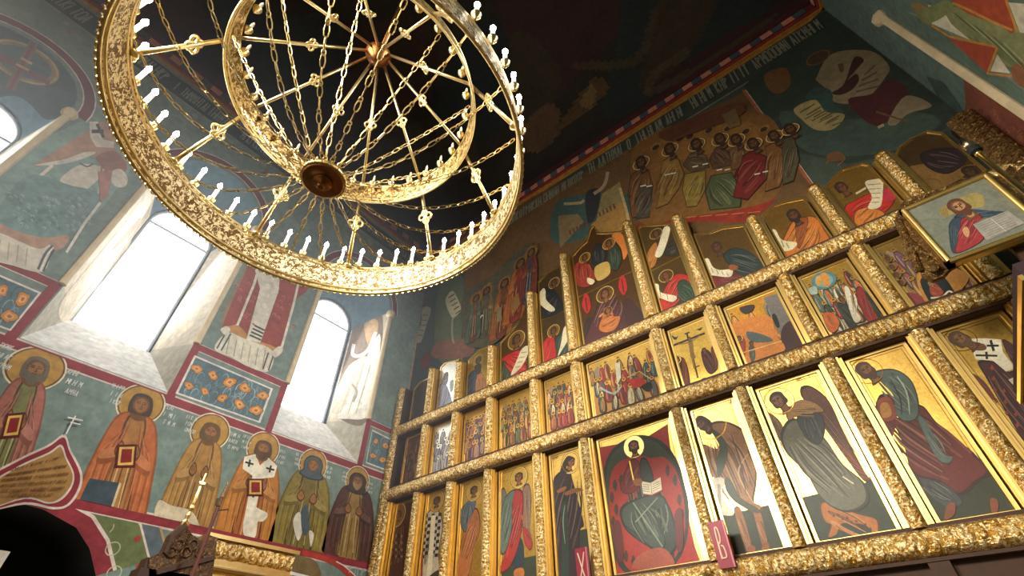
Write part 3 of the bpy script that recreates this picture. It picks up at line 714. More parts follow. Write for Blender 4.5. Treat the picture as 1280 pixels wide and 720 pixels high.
for nm, lb, kw in S:
    P = Paint(PWL, XN, base=.004).bounds(2, 3.62, 5.2); saint(P, **kw)
    B_, H_ = kw['B'], kw['H']; 
    if 'small red book' in lb: P.poly('3E4A52', [(112, 598), (150, 604), (140, 634), (98, 628)], False); P.line('C8B890', '150,604 138,640', 3, False)
    if 'olive' in lb: P.poly('D8D0C0', '366,652 374,640 378,660 372,676'); P.poly('D8D0C0', '386,664 392,668 388,684'); P.poly('4E5A60', '376,640 384,632 386,662 378,668')
    if 'crosses' in lb: P.poly('DDD5C0', '306,644 312,632 328,640 322,652 318,672 304,668'); P.poly('DDD5C0', '318,636 334,642 328,652 316,648')
    if 'bare' in lb: P.poly('D4C6A6', [(198, 626), (214, 632), (240, 640), (246, 664), (196, 652)]); 
    rt = P.right(H_); h0 = kw['rh']
    for sg in (-1, 1):
        c = (H_[0]+rt[0]*sg*h0*1.45-(-4 if sg < 0 else 4), H_[1]+rt[1]*sg*h0*1.45+6)
        for q in range(3): P.script((c[0]-h0*.3-q*1.2, c[1]+q*h0*.36-h0*.1), (c[0]+h0*.3-q*1.2, c[1]+q*h0*.36+h0*.08), h0*.22, 'D5D8D0')
    kid(P, nm, wl, lb)
P = Paint(PWL, XN, base=.012)
P.poly('D9C9BC', '-30,640 -20,600 20,575 60,556 80,543 88,562 102,590 100,612 86,632 66,637 30,631'); P.poly(RED, '-30,640 -18,602 22,577 60,559 79,547 86,564 99,591 97,611 84,630 66,634 30,628')
P.poly('D9C9BC', '-30,640 -14,606 24,582 60,566 76,556 83,572 92,592 90,608 78,624 60,630 30,624'); P.poly('A87F48', '-30,640 -13,608 25,584 61,568 75,559 81,573 90,592 88,607 76,622 60,628 30,622')
for i in range(6):
    a_, b_ = [((12, 590), (72, 575)), ((6, 597), (82, 585)), ((0, 603), (84, 595)), ((0, 610), (84, 604)), ((0, 617), (80, 613)), ((8, 622), (66, 621))][i]; P.script(a_, b_, 5, '7A4E2A')
P.line('E4E0D6', '81,544 87,532 93,521', 1.6); P.line('E4E0D6', '83,523 102,527', 1.6); P.line('E4E0D6', '86,529 99,532', 1.4)
kid(P, 'painted_cartouche', wl, 'ogee topped tan fresco panel with lettering and small cross')
P = Paint(PWL, XN, base=.006)
flower_panel(P, [(-60, 318), (52, 366), (13, 414), (-75, 384)], 8, 3); kid(P, 'flower_panel', wl, 'flower ornament panel at the picture edge')
P = Paint(PWL, XN, base=.006)
flower_panel(P, [(243, 444), (341, 486), (325, 529), (219, 492)], 10, 5); kid(P, 'flower_panel', wl, 'flower ornament panel between the two white windows')
P = Paint(PWL, XN, base=.006)
flower_panel(P, [(465, 537), (489, 549), (484, 589), (457, 579)], 4, 8); kid(P, 'flower_panel', wl, 'small flower ornament panel beside the screen')
# ---- bishops between the windows
def bishop_lower(P, Z, pts): pass
P = Paint(PWL, XN, base=.004).zoom(200, 340, 4).bounds(1, 1.78, 3.4)
P.poly('8A7A5C', '300,285 430,-40 470,-160 640,-100 740,60 660,180 610,400 560,390')
P.poly('9A4238', '310,280 440,-30 480,-120 660,-60 740,80 660,160 600,390 500,360 380,290')
for k in range(70):
    r_ = rnd; u, v = r_.random(), r_.random(); x, y = 330+u*300+(1-v)*110, 270-v*300+u*110
    P.line('C87868' if k % 2 else '7A3030', [(x-9, y), (x, y-7), (x+9, y+2), (x+1, y+8)], 3)
P.line('E2DAC6', '320,285 385,268 470,60 505,-60', 13, False); P.line('E2DAC6', '575,400 605,385 665,170 690,60', 12, False)
P.poly('C08A4C', '320,285 385,268 430,310 440,350 500,350 600,390 560,402 490,385 330,310')
P.poly('DED6C2', '430,340 500,80 590,100 500,355', False); P.poly('DED6C2', '500,90 470,-20 500,-60 600,10 590,110', False)
for k in range(4): P.line('3C4440', [(446+8*k, 316-16*k), (503+6*k, 341-16*k)], 9, False)
for x, y in ((465, 262), (505, 285)): P.disc('8A4038', (x, y), 5)
P.poly('D9D2BC', '270,385 335,305 420,335 560,395 540,498 440,475 360,430')
for k in range(6): P.line('A89E86', [(345+36*k, 330+12*k), (330+36*k, 410+14*k)], 5)
for k in range(3): P.line('3A4444' if k != 1 else 'E8E2D4', [(282+11*k, 384+5*k), (330+11*k, 300+5*k)], 7, False); P.line('5A3A44' if k != 1 else 'E8E2D4', [(512+14*k, 488+3*k), (540+14*k, 404+3*k)], 7, False)
P.poly('E2DAC6', '300,290 330,272 350,290 325,318'); P.poly('E2DAC6', '560,400 595,372 612,395 575,430')
kid(P, 'painted_bishop', wl, 'fresco bishop in red vestment between the two white windows')
P = Paint(PWL, XN, base=.004).zoom(0, 110, 5.333).bounds(1, -1.49, -.14)
P.poly('86A09A', '-120,760 150,420 420,280 600,230 900,420 760,700 560,900 200,1060')
P.poly('B28C74', '230,520 560,300 700,230 770,420 600,460 430,480')
P.poly('D8D0C2', '595,225 655,225 655,275 690,345 760,360 760,400 640,395 600,330', False); P.line('3A3C44', '610,290 690,290', 24, False); P.line('3A3C44', '645,240 690,330', 20, False)
P.poly('D8D0C2', '230,515 430,475 560,430 640,430 560,470 400,510', True); P.poly('D2CABC', '400,610 540,510 680,530 690,570 560,690 480,665')
P.poly('9A6A62', '640,460 760,420 840,500 830,560 700,540'); P.poly('D2CABC', '735,570 800,540 850,600 830,660 760,650'); P.poly('A8766A', '670,530 730,520 720,720 650,760', False)
P.line('5A5C64', '530,500 580,525 620,505', 9)
P.line('D8D0C2', '350,515 120,720 -60,960', 22, False); P.line('CFC8B8', '690,540 640,760 480,860 500,740', 14, False)
P.zoom(0, 230, 4)
P.poly('74918E', '-40,190 130,-40 360,10 480,40 490,110 330,270 210,270 60,230')
for k in range(120):
    u, v = rnd.random(), rnd.random(); x, y = 20+u*400+(1-v)*60, 215-v*170+u*30; P.line('A8BAB4' if k % 2 else '5C7878', [(x-8, y), (x, y-6), (x+8, y+2), (x, y+7)], 3)
P.poly('B08C78', '-40,180 60,230 210,270 340,260 300,330 180,325 -40,240'); P.poly('A8786E', '490,-60 560,-60 540,60 500,100', False)
P.line('E0DACE', '330,345 420,200 500,95', 14, False)
P.poly('D4CCBA', '-40,240 180,325 250,310 215,440 60,410 -40,370'); P.line('5A606A', '188,430 225,350 262,312', 13, True); P.line('4A505C', '214,440 245,370 270,330', 10, True); P.line('E8E4D8', '200,436 235,358 266,318', 6, True)
for k in range(4): P.line('A89E8C', [(0+45*k, 280+14*k), (-10+45*k, 370+12*k)], 5)
kid(P, 'painted_bishop', wl, 'fresco bishop with cross marked white stole at upper left')
# inscriptions and sprigs above the arches
P = Paint(PWL, XN, base=.005)
for y in (-5, -3.2): pass
def script3(P, a, b, h, col, gap=.55): P.script(P.loc(Vector(a)), P.loc(Vector(b)), h, col, gap)
P.world('39423E', [(XL, YB, 10.95), (XL, YF, 10.95), (XL, YF, 11.45), (XL, YB, 11.45)]); 
P.world('97A098', [(XL, YB, 10.93), (XL, YF, 10.93), (XL, YF, 10.95), (XL, YB, 10.95)])
P.zoom(0, 0, 1)
for y0 in (-3.6, -2.2, -.8, .6, 2.0, 3.4, 4.8):
    a_, b_ = P.loc(Vector((XL, y0, 11.05))), P.loc(Vector((XL, y0+1.25, 11.05))); P.script(a_, b_, .13*math.hypot(a_[0]-b_[0], a_[1]-b_[1]), '8A928A', .42)
for k in range(14):
    y = -4+.75*k; z = 10.75; P.disc('8C9890', P.loc(Vector((XL, y, z))), 4.5); P.disc('9C6A50', P.loc(Vector((XL, y+.12, z-.12))), 3.2)
kid(P, 'painted_inscription', wl, 'faded lettering band under the vault on the window wall')
# cross medallion in the arch over the far window, painted on its hood
P = Paint(Vector((XL-.35, 0, 0)), XN, base=0)
bm = bmesh.new()
P = Paint(Vector((XL-.02, 0, 0)), XN, base=0).zoom(0, 0, 1)
M_ = Vector((XL-.02, -2.72, 9.55))
c = (31, 78)
P.poly('44565A', '-70,60 -30,15 5,32 60,62 102,112 96,128 60,150 20,120 -60,130'); P.disc('8A7858', c, 47); P.ring('B09A70', c, 46, 4); P.disc('4C6262', c, 36)
P.line('7E6450', '12,112 44,50', 12, False); P.line('704040', '12,112 44,50', 5, False); P.line('7A4A48', '-8,66 62,104', 7, False); P.line('B8A88C', '20,80 36,88', 3, False); P.line('B8A88C', '26,72 40,80', 3, False)
kid(P, 'painted_medallion', wl, 'fresco medallion with a slanted cross at upper left')
# ---- robed figures on the window splays
def splay_plane(cy, sg):
    a, b, c = Vector((XL, cy+sg*HW, DADO)), Vector((XL, cy+sg*HW, SPR)), Vector((XL-GD+.14, cy+sg*(GHW+.03), GS)); n = (b-a).cross(c-a).normalized()
    return a, (n if n.x > 0 else -n)
P = Paint(*splay_plane(4.36, 1), base=.003).zoom(420, 370, 8)
P.poly('7C6C5C', '110,560 180,300 300,120 420,60 470,300 420,720 300,1260 60,1240 -20,1080')
P.poly('A8604C', '250,120 330,60 420,120 400,200 300,220'); P.poly('B89874', '280,280 350,230 420,260 400,420 330,520')
P.line('E4E0D4', '180,480 165,580 230,600 320,540 400,360', 34); P.poly('E8E2D4', '330,560 440,380 420,720 340,1180 120,1230 -20,1180 130,900 260,740')
P.poly('C9BFA8', '100,740 250,620 300,640 160,1000 20,1180 -40,1100')
for k in range(6): P.line('B4AA96' if k % 2 else 'F4F0E6', [(300-34*k+90, 640+10*k), (230-36*k+90, 900), (150-40*k+90, 1180)], 16, True, 0, True)
P.line('9A8E7A', '160,880 210,960 170,1060', 26)
kid(P, 'painted_robed_figure', wl, 'pale robed fresco figure on the splay beside the screen')
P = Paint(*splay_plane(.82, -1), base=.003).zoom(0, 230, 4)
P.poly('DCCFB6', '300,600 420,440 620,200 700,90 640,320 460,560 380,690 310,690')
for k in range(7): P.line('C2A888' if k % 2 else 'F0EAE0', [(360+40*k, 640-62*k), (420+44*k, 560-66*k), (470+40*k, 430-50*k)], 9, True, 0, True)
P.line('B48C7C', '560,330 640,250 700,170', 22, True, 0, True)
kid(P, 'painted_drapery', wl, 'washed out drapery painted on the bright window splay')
# ------------------------------------------------------------------ frescoes on the wall over the screen
P = Paint(PWF, YN)
def xz(col, x0, x1, z0, z1): P.world(col, [(x0, YF, z0), (x1, YF, z0), (x1, YF, z1), (x0, YF, z1)])
xz('3A4038', XL, XR, 10.85, 11.54); xz('7A7A68', XL, XR, 10.80, 10.84); xz('A8742C', XL, XR, 11.47, 11.54)
rs3 = random.Random(11)
for x0 in [XL+.3+i*1.3 for i in range(8)]:
    a_, b_ = P.loc(Vector((x0, YF, 11.0))), P.loc(Vector((x0+1.24, YF, 11.0))); P.script(a_, b_, 10.5 if x0 < -3 else 12.5 if x0 < 0 else 14, '7E8070', .42, rs3)
kid(P, 'painted_inscription', wf, 'pale lettering band on dark ground under the chequered ledge')
# seated company in the middle field
P = Paint(PWF, YN, base=.004).bounds(0, XL+.01, XR-.01).zoom(650, 160, 4)
P.poly('664A2A', '-290,960 -280,780 -270,560 60,345 700,30 1080,-160 1130,-190 1510,360 1240,560 700,800', False)
P.line('9A5A44', '-276,800 -292,1160', 8, False); P.line('A0523C', '1115,-190 1515,365', 12, False); P.line('C9B08C', '1128,-190 1528,365', 4, False)
# hill, tower and roofs
P.poly('3A5450', '180,380 330,330 520,330 560,420 300,560 160,560'); P.poly('8A7A50', '410,330 500,270 530,420 530,500 380,470', False); P.poly('A07A40', '360,480 510,370 545,470 560,560 430,520 330,560', False); P.poly('7E6A4C', '190,440 290,430 320,470 240,560 200,600', False)
for k in range(6): P.line('6A2E22', [(385+18*k, 450-9*k), (378+18*k, 430-10*k)], 7, False); P.line('6A2E22', [(255+18*k, 535-10*k), (248+18*k, 512-10*k)], 7, False)
P.line('B8A070', '500,300 535,420 545,470', 14, False); P.poly('2A2C30', '330,330 400,310 380,440 340,470'); P.line('A89470', '220,380 300,375 320,360', 14); P.line('A08C70', '440,220 420,290 370,330', 16)
# seats and red dais
P.poly('8A2E20', '600,470 760,400 1130,390 1270,330 1250,390 1120,470 900,470 700,490 620,520'); P.poly('7A241C', '1090,140 1230,120 1240,260 1120,390 1060,360')
for k in range(7): P.line('C48A5A', [(640+80*k, 440-8*k), (690+80*k, 400-8*k), (735+80*k, 405-8*k)], 5, False); P.line('B87448', [(660+80*k, 462-6*k), (720+80*k, 455-6*k)], 4, False)
P.poly('7A5428', '560,130 700,10 1000,-60 1240,-60 1330,120 1290,330 1130,400 800,450 600,470'); P.poly('8A602C', '700,60 900,-10 1150,-30 1180,60 900,140 720,160')
for x, y in ((800, 52), (850, 40), (945, 10), (1040, 0), (1130, 15), (1220, 5), (680, 95)): P.disc('8E6630', (x, y), 36); P.ring('5A3A1C', (x, y), 37, 3); P.disc('3A2416', (x, y+4), 20)
figs = [((590, 470), (615, 150), 75, '4A4236', '6A5838'), ((720, 430), (750, 75), 62, '8A6A30', '9A7A3A'), ((800, 420), (885, 62), 66, '8E7434', '7A5A2C'), ((900, 430), (1005, 25), 66, '5E4A2E', '7A6034'), ((985, 440), (1088, 35), 62, '4E5A38', '6A6A40'), ((1080, 410), (1172, 58), 66, '7A1E1A', '6A2A20'), ((1180, 340), (1270, 30), 60, '8A5A2C', '6A4424'), ((1290, 320), (1360, -10), 56, '54503A', '6A4A2C'), ((530, 480), (545, 220), 50, '8A5E2C', '6A4424')]
for col, pts in (('6A4424', '555,235 600,200 645,210 668,290 645,440 560,455 538,330'), ('4A4236', '600,280 660,300 650,450 580,460'), ('86642E', '700,240 715,165 750,140 795,155 825,230 800,300 740,385 680,408 700,320'), ('54442F', '815,190 850,130 885,115 935,140 950,200 860,225'), ('86702F', '825,230 930,212 930,310 885,395 835,400 812,310'),
  ('543828', '945,160 975,105 1005,90 1045,120 1065,190 965,210'), ('4C5436', '955,240 1060,222 1115,320 1105,400 950,415 925,320'), ('6A4A2E', '1045,110 1085,90 1125,110 1135,200 1060,215'), ('6E1C18', '1115,140 1165,112 1235,145 1235,260 1140,365 1065,352 1092,230'), ('7A5028', '1225,95 1270,75 1320,110 1335,210 1300,300 1225,325 1245,200'), ('4E4632', '1310,60 1370,40 1400,160 1370,270 1315,290')):
    shade(P, col, pts, 4, 5, False)
for x, y in ((608, 178), (752, 112), (885, 88), (1003, 62), (1085, 66), (1170, 86), (1275, 48), (1355, 14)): face(P, (x, y), 29, '6A4422', '2A1A10', beard='33241A', halo='80582A', hr=1.75, hg=0)
for x, y in ((740, 238), (770, 232), (880, 198), (930, 186), (1000, 215), (1040, 214), (1190, 236), (1230, 225), (620, 294), (650, 296)): P.line('D8D0B8', [(x-14, y+3), (x+14, y-3)], 6, False)
for k in range(16): P.line('C08A44', [(730+26*k, 20-9*k+20), (738+26*k, 38-9*k+20)], 5, False)
P.poly('5E3420', '700,30 900,-60 1100,-120 1110,-60 900,20 760,70'); P.poly('6A5434', '1010,-60 1080,-90 1110,-10 1050,10', False)
# standing group at left, by the ring
P.zoom(480, 340, 4)
P.poly('4E4A3A', '400,120 520,40 740,-140 760,60 700,220 560,360 440,380 400,320')
for b_, h_, w_, c1, c2 in [((500, 330), (520, 80), 62, '6A5A3A', '4E4A3E'), ((590, 330), (610, 40), 70, '8A5226', '6A3A20'), ((660, 250), (690, -60), 76, '9A5426', '7A2A1E'), ((450, 350), (470, 120), 46, '4A5A48', '6A4030'), ((720, 160), (745, -110), 60, '6A2A22', '3A3A44')]: saint(P, b_, h_, w_, c1, c2, hair='2A2018', skin='6E4826', halo='7E5A28', rh=36, hem=False, ring='7A6040')
P.poly('8A6030', '640,150 680,110 690,170 650,230', False); P.line('D2C8A8', '490,235 500,222 505,230', 5); P.poly('7A6E4E', '572,190 594,184 600,250 574,258', False)
kid(P, 'painted_company', wf, 'fresco of seated haloed figures in brown, olive and red robes')
# strip between the window wall and the border: scrolls and dark robes
P = Paint(PWF, YN, base=.004).bounds(0, XL+.01, XR-.01).zoom(480, 340, 4)
P.poly('3E4C50', '-30,520 0,120 120,30 405,60 385,480 280,560 100,620', False)
P.poly('56604C', '280,60 400,40 390,430 260,420'); P.poly('7A5448', '270,350 440,340 430,420 250,430'); P.poly('5A2A2A', '150,150 210,130 200,260 150,270'); P.poly('6E4030', '20,440 110,420 100,520 10,540'); P.poly('6A3028', '190,430 230,400 220,470 190,480')
P.ring('9A7A58', (95, 285), 42, 6); P.disc('6A6248', (95, 282), 37); P.poly('A06C44', '60,310 130,305 100,332'); P.poly('2A2E34', '60,250 130,250 125,285 70,285')
P.poly('9C9684', '195,180 235,185 215,260 185,350 150,340 165,300 185,260'); P.poly('A8A288', '308,140 345,95 385,170 390,185 350,230 325,200'); 
for k in range(5): P.line('57523E', [(322+9*k, 130+20*k), (352+8*k, 112+20*k)], 6, False); P.line('5E5A4A', [(190-6*k+4, 215+25*k), (222-7*k, 218+25*k)], 5, False)
P.line('8A8468', '345,230 340,300 350,360', 10)
P.poly('9A4C3C', '-40,570 60,565 110,590 80,740 -60,740')
for k in range(40): 
    x, y = rnd.uniform(-40, 90), rnd.uniform(590, 720); P.line('C0785C' if k % 2 else '74302A', [(x-7, y), (x, y-6), (x+7, y+1), (x, y+7)], 3)
kid(P, 'painted_scroll_bearers', wf, 'dark fresco strip with pale scrolls beside the window splay')
# bending figure with white cloth, toward the right wall
P = Paint(PWF, YN, base=.004).bounds(0, XL+.01, XR-.01).zoom(960, 0, 4)
P.poly('2E3A32', '-120,430 260,60 480,-20 980,420 960,580 760,740 400,820 130,760', False)
P.poly('3E4E44', '60,560 380,600 720,560 860,620 600,760 200,760'); P.poly('3A4A44', '200,640 420,680 700,690 560,760 240,770')
P.poly('86765A', '245,385 320,270 510,255 605,330 585,390 500,490 420,520 330,510 320,470 250,410'); P.poly('3E201C', '430,290 480,300 450,340 400,400 440,370 455,400 420,450 360,475 320,465 380,420')
for k in range(4): P.line('5A5244', [(440+14*k, 400-28*k+60), (560-8*k, 370-34*k+60)], 9, False)
P.poly('5C4A34', '350,325 375,320 380,350 365,365'); P.poly('4A1E20', '400,500 520,470 600,400 700,450 640,560 560,630 480,600'); P.poly('867860', '690,480 820,530 700,570 640,625 600,610')
P.poly('314844', '190,490 230,440 310,450 330,520 380,560 330,590 240,520'); P.poly('A09062', '130,545 235,500 290,560 385,575 330,645 240,650 170,600')
for k in range(5): P.line('5E5434', [(160+34*k, 565+12*k), (235+30*k, 520+15*k)], 7, False); P.line('5E5434', [(185+34*k, 598+8*k), (265+28*k, 552+14*k)], 5, False)
P.poly('6E4424', '830,370 890,380 900,470 860,480'); P.poly('8A4A30', '610,200 640,200 700,300 680,340 640,300'); P.ring('6E4E2C', (250, 290), 66, 10); P.disc('4A3420', (250, 290), 54); P.poly('6A4826', '-20,380 90,340 110,430 30,470'); P.line('9A8C74', '550,640 580,625', 14); P.line('6A4A30', '540,560 700,610', 10)
P.line('7A5A34', '290,820 340,780 385,790 350,830', 7); P.poly('6A4A2C', '300,770 360,760 380,800 300,810')
kid(P, 'painted_bending_figure', wf, 'dark fresco of a bending figure with white cloth and scroll')
# right wall: splay painting and red textile
P = Paint(PWR, XNR, base=.004).zoom(960, 0, 4)
P.poly('5E7468', '480,-60 640,40 1300,520 1340,-80', False); P.poly('7A8478', '700,60 780,100 930,180 1320,480 1320,430 860,120', True)
P.poly('83895E', '890,40 1000,40 1100,90 1320,170 1320,330 1200,330 1060,240 920,160 880,90'); P.poly('6E7A52', '900,150 1010,190 1120,250 1320,400 1320,330 1100,220')
P.poly('A8492E', '920,0 960,-40 1180,-30 1230,160 1150,120 1010,70'); P.line('C08A3C', '925,12 1010,50 1130,110 1225,150', 13, False); P.line('C08A3C', '1180,-40 1250,160', 13, False)
P.poly('CFCBB4', '1205,10 1320,20 1320,170 1262,160', False); P.poly('CFCBB4', '815,115 880,55 920,120 1015,200', False); P.poly('A8482E', '905,190 1150,240 1095,360', False); P.line('C08A3C', '820,125 905,180 1150,235', 11, False); P.line('C08A3C', '1150,235 1100,365', 12, False); P.poly('D4CEB6', '1150,270 1215,365 1115,355', False); P.line('C08A3C', '1095,365 1225,380', 11, False); P.poly('8A5A3C', '1225,330 1320,310 1320,440 1240,410')
P.poly('8E7A4A', '720,10 790,30 830,100 790,120 740,60'); P.poly('C9C2A8', '800,20 830,30 815,50', False); P.poly('7C8456', '760,60 840,20 900,0 930,40 850,100 790,110')
for k in range(6): P.line('A0A678' if k % 2 else '5A6040', [(930+50*k, 60+30*k), (1040+50*k, 150+34*k), (1180+30*k, 240+30*k)], 8, True, 0, True)
kid(P, 'painted_robe', wr, 'fresco of green robe with red and gold borders at the upper right')
P = Paint(PWR, XNR, base=.004).zoom(1180, 130, 12)
P.poly('3E5044', '-260,-420 0,-330 300,100 280,420 60,160', False)
P.poly('7E4430', '300,-420 330,0 300,200 700,500 1100,760 1400,900 1400,200 900,-60', False)
for k in range(60):
    x, y = rnd.uniform(340, 1250), rnd.uniform(-100, 640)
    if y > (x-300)*.75+130 or y < (x-600)*.6: continue
    P.line('9A5E3C' if k % 2 else '5E2A22', [(x-30, y), (x, y-30), (x+30, y+10), (x, y+35)], 12)
kid(P, 'painted_textile', wr, 'red brown patterned fresco below the cream moulding')
# ------------------------------------------------------------------ icons: wooden boards in the screen, each with its own painting
PWI = Vector((0, YI, 0))
GOLD = 'E0B862'
def outline(i, zb, top=None, zt=None):
    xa, xb = COLX[i]+.14, COLX[i+1]-.14
    if top is None: return [(xa, zb), (xb, zb), (xb, zt), (xa, zt)]
    t = [hit(x, y, PWI, YN) for x, y in top]; t = [(min(xb, max(xa, p.x)), max(zb+.3, p.z)) for p in t]
    if t[0][0] > xa+.02: t.insert(0, (xa, t[0][1]-.03))
    if t[-1][0] < xb-.02: t.append((xb, t[-1][1]))
    return [(xa, zb), (xb, zb)]+t[::-1]
def board(name, label, group, o, border=.035, mat='gold'):
    cx = sum(p[0] for p in o)/len(o); zb = min(p[1] for p in o)
    bm = bmesh.new(); f = [bm.verts.new((x, YI, z)) for x, z in o]; b = [bm.verts.new((x, YI+.05, z)) for x, z in o]; n = len(o)
    bm.faces.new(f); bm.faces.new(b[::-1])
    for k in range(n): bm.faces.new((f[k], b[k], b[(k+1) % n], f[(k+1) % n]))
    loc = Vector((cx, YI+.05, zb)); bm.transform(Matrix.Translation(-loc))
    r = obj(name, bm, 'goldb'); r.location = loc; tag(r, label, 'icon', group)
    bm = bmesh.new()                               # raised edge
    cz = sum(p[1] for p in o)/n
    def inn(p, d):
        dx, dz = cx-p[0], cz-p[1]; return (p[0]+math.copysign(min(d, abs(dx)*.5), dx), p[1]+math.copysign(min(d, abs(dz)*.5), dz))
    for k in range(n):
        p, q = o[k], o[(k+1) % n]; pi, qi = inn(p, border), inn(q, border)
        A = [bm.verts.new((x, YI-.018, z)) for x, z in (p, q, qi, pi)]; B = [bm.verts.new((x, YI+.001, z)) for x, z in (p, q, inn(q, border*1.25), inn(p, border*1.25))]
        bm.faces.new(A)
        for j in range(4): bm.faces.new((A[j], B[j], B[(j+1) % 4], A[(j+1) % 4]))
    bm.transform(Matrix.Translation(-loc)); obj('raised_edge', bm, mat, r)
    P = Paint(PWI, YN, base=.001, step=.00009)
    P.root = r; P.loc0 = loc; P.bounds(0, min(p[0] for p in o)+.004, max(p[0] for p in o)-.004).bounds(2, zb+.004, max(p[1] for p in o)-.004); return P
def done(P):
    P.bm.transform(Matrix.Translation(-P.loc0)); return obj('painting', P.bm, 'icon', P.root)
def ground(P, o, col=GOLD, g=1., d=.05):
    cx = sum(p[0] for p in o)/len(o); cz = sum(p[1] for p in o)/len(o)
    P.world(col, [(x+math.copysign(d, cx-x), YI, z+math.copysign(d, cz-z)*1) for x, z in o], gold=g)
def floorband(P, o, z, col='2E3722', d=.05):
    P.world(col, [(o[0][0]+d, YI, o[0][1]+d), (o[1][0]-d, YI, o[1][1]+d), (o[1][0]-d, YI, z), (o[0][0]+d, YI, z)])
G1, G2, G3 = 'tall figure icons of the lower row', 'scene icons of the middle row', 'scroll bearer icons of the top row'
zb1, zt1 = ZC+.165, ZB-.155
LA = ['dark icon of a patterned robed figure, narrowest at the window wall end', 'tall icon of a bishop in black and white chequered robe', 'tall icon of a saint in blue grey mantle over orange robe', 'tall icon of an angel in red tunic with grey wings',
 'tall icon of a haloed woman in dark mantle on gold', 'large centre icon of an enthroned figure with book on red star', 'brightest gold icon of a stooping man in brown robe with scroll', 'tall icon of a winged angel in grey robe with orange legs', 'tall icon of a bearded man in teal mantle over red robe', 'icon of a bishop in white stole with two black crosses']
D = []
for i in range(10):
    o = outline(i, zb1, zt=zt1); P = board('icon', LA[i], G1, o); D.append((P, o)); ground(P, o); ground(P, o, '9A7430', 1., .062); ground(P, o, GOLD, 1., .07)
# 0 dark
P, o = D[0]; ground(P, o, '4A2A1C', .2); P.zoom(460, 540, 4); shade(P, '4E2A20', '95,470 120,440 160,430 185,470 180,600 165,760 85,760 80,600', 5); 
for k in range(26): P.poly('8A6A50' if k % 2 else '2A1610', [(92+14*(k % 6), 520+34*(k//6)), (99+14*(k % 6), 512+34*(k//6)), (106+14*(k % 6), 520+34*(k//6)), (99+14*(k % 6), 530+34*(k//6))], False)
face(P, (150, 415), 20, '7A4A2A', halo='8A6430', hg=.5)
# 1 chequered bishop
P, o = D[1]; P.zoom(460, 540, 4); shade(P, 'B8A890', '285,420 325,380 360,400 375,470 355,600 350,730 240,760 250,600 262,480', 3)
for r_ in range(13):
    for c_ in range(6):
        if (r_+c_) % 2: x, y = 268+c_*17-r_*1.5, 415+r_*17-c_*2; P.poly('1E1A1E', [(x, y), (x+16, y-3), (x+15, y+14), (x-1, y+17)], False)
P.poly('D8C8A8', '318,420 340,415 330,560 318,740 292,740 308,560', False); P.line('8A2A20', '275,560 268,740', 8); face(P, (345, 345), 19, '6A4024', halo=GOLD); P.poly('3A2A18', '300,730 360,690 370,760 300,770')
# 2 blue and orange
P, o = D[2]; P.zoom(460, 540, 4); floorband(P, o, 3.12); shade(P, 'A45E2E', '505,400 545,380 562,440 556,510 528,580 518,660 490,740 430,745 448,650 468,540 482,470', 5)
shade(P, '4E5C68', '495,350 520,325 540,345 528,400 500,440 492,500 470,485 458,420 470,380', 4); P.poly('8A5A34', '535,420 552,425 548,445 532,440'); face(P, (530, 293), 20, '7A4A28', halo=GOLD, look=.2)
# 3 angel
P, o = D[3]; P.zoom(460, 540, 4); floorband(P, o, 3.25); shade(P, '6A625A', '690,300 668,285 655,390 672,540 700,650 705,430', 4); shade(P, '80624E', '772,295 803,258 818,330 812,480 824,560 803,588 772,470', 4)
P.poly('22303A', '722,540 772,540 778,672 728,688'); shade(P, '9C2C28', '730,290 765,288 778,330 772,470 745,600 700,690 655,705 675,640 718,480 712,370', 6); shade(P, '56685E', '696,312 735,288 722,360 722,470 696,580 668,612 655,480 676,360', 5)
shade(P, '9C2C28', '775,480 800,490 822,560 812,590 785,560', 2); P.poly('B0672A', '735,690 775,680 780,720 735,725'); P.poly('8A5A34', '770,415 792,425 785,440 768,436'); face(P, (756, 228), 22, '8A5630', '3A2414', halo=GOLD, look=-.1)
# 4 dark mantle
P, o = D[4]; P.zoom(460, 540, 4); floorband(P, o, 3.45); shade(P, '2E1C22', '930,232 962,196 985,185 1010,190 1022,235 1040,300 1066,400 1080,468 1062,490 1058,580 1062,760 915,760 914,600 908,450 918,310', 7)
P.poly('26352E', '965,380 990,345 1000,420 1005,740 965,740 972,520'); P.line('7E8A78', '985,365 976,450 986,560', 5, True, 0, True); face(P, (1012, 152), 24, '8A5630', '2A181C', halo=GOLD, tilt=-.25, look=.18)
P.poly('2A181C', '962,205 978,150 1000,120 1028,128 1018,138 1000,150 994,182 1010,198'); P.poly('8A5630', '945,295 985,272 992,284 960,305'); P.poly('8A5630', '985,305 1020,285 1060,280 1078,292 1050,300 1010,312 990,318')
# 5 enthroned
P, o = D[5]; P.zoom(700, 500, 3.2719)
P.poly('9E241C', '152,196 250,178 330,168 440,98 452,200 506,310 530,500 552,600 585,690 500,672 420,712 330,745 220,735 208,560 176,400', False)
P.poly('232A20', '176,300 205,215 260,165 330,143 410,165 470,230 508,330 527,440 521,560 485,655 420,710 330,735 250,690 205,580 176,430'); P.poly('34402E', '190,300 215,225 270,178 330,158 400,178 455,240 490,330 508,440 500,560 470,640 415,690 330,715 262,670 220,570 190,430')
P.poly('9A2C22', '212,292 300,228 372,236 430,236 478,300 505,400 512,520 490,610 440,680 360,716 280,690 236,600 205,470')
r5 = random.Random(2)
for k in range(16): x, y = [(212, 400), (218, 500), (240, 600), (225, 350), (500, 470), (490, 560), (460, 640), (470, 330), (250, 330), (300, 660), (420, 650), (230, 450), (488, 410), (350, 690), (270, 640), (440, 290)][k]; P.poly('3A2A20', [(x-9, y), (x, y-26), (x+9, y-4), (x+3, y+24)])
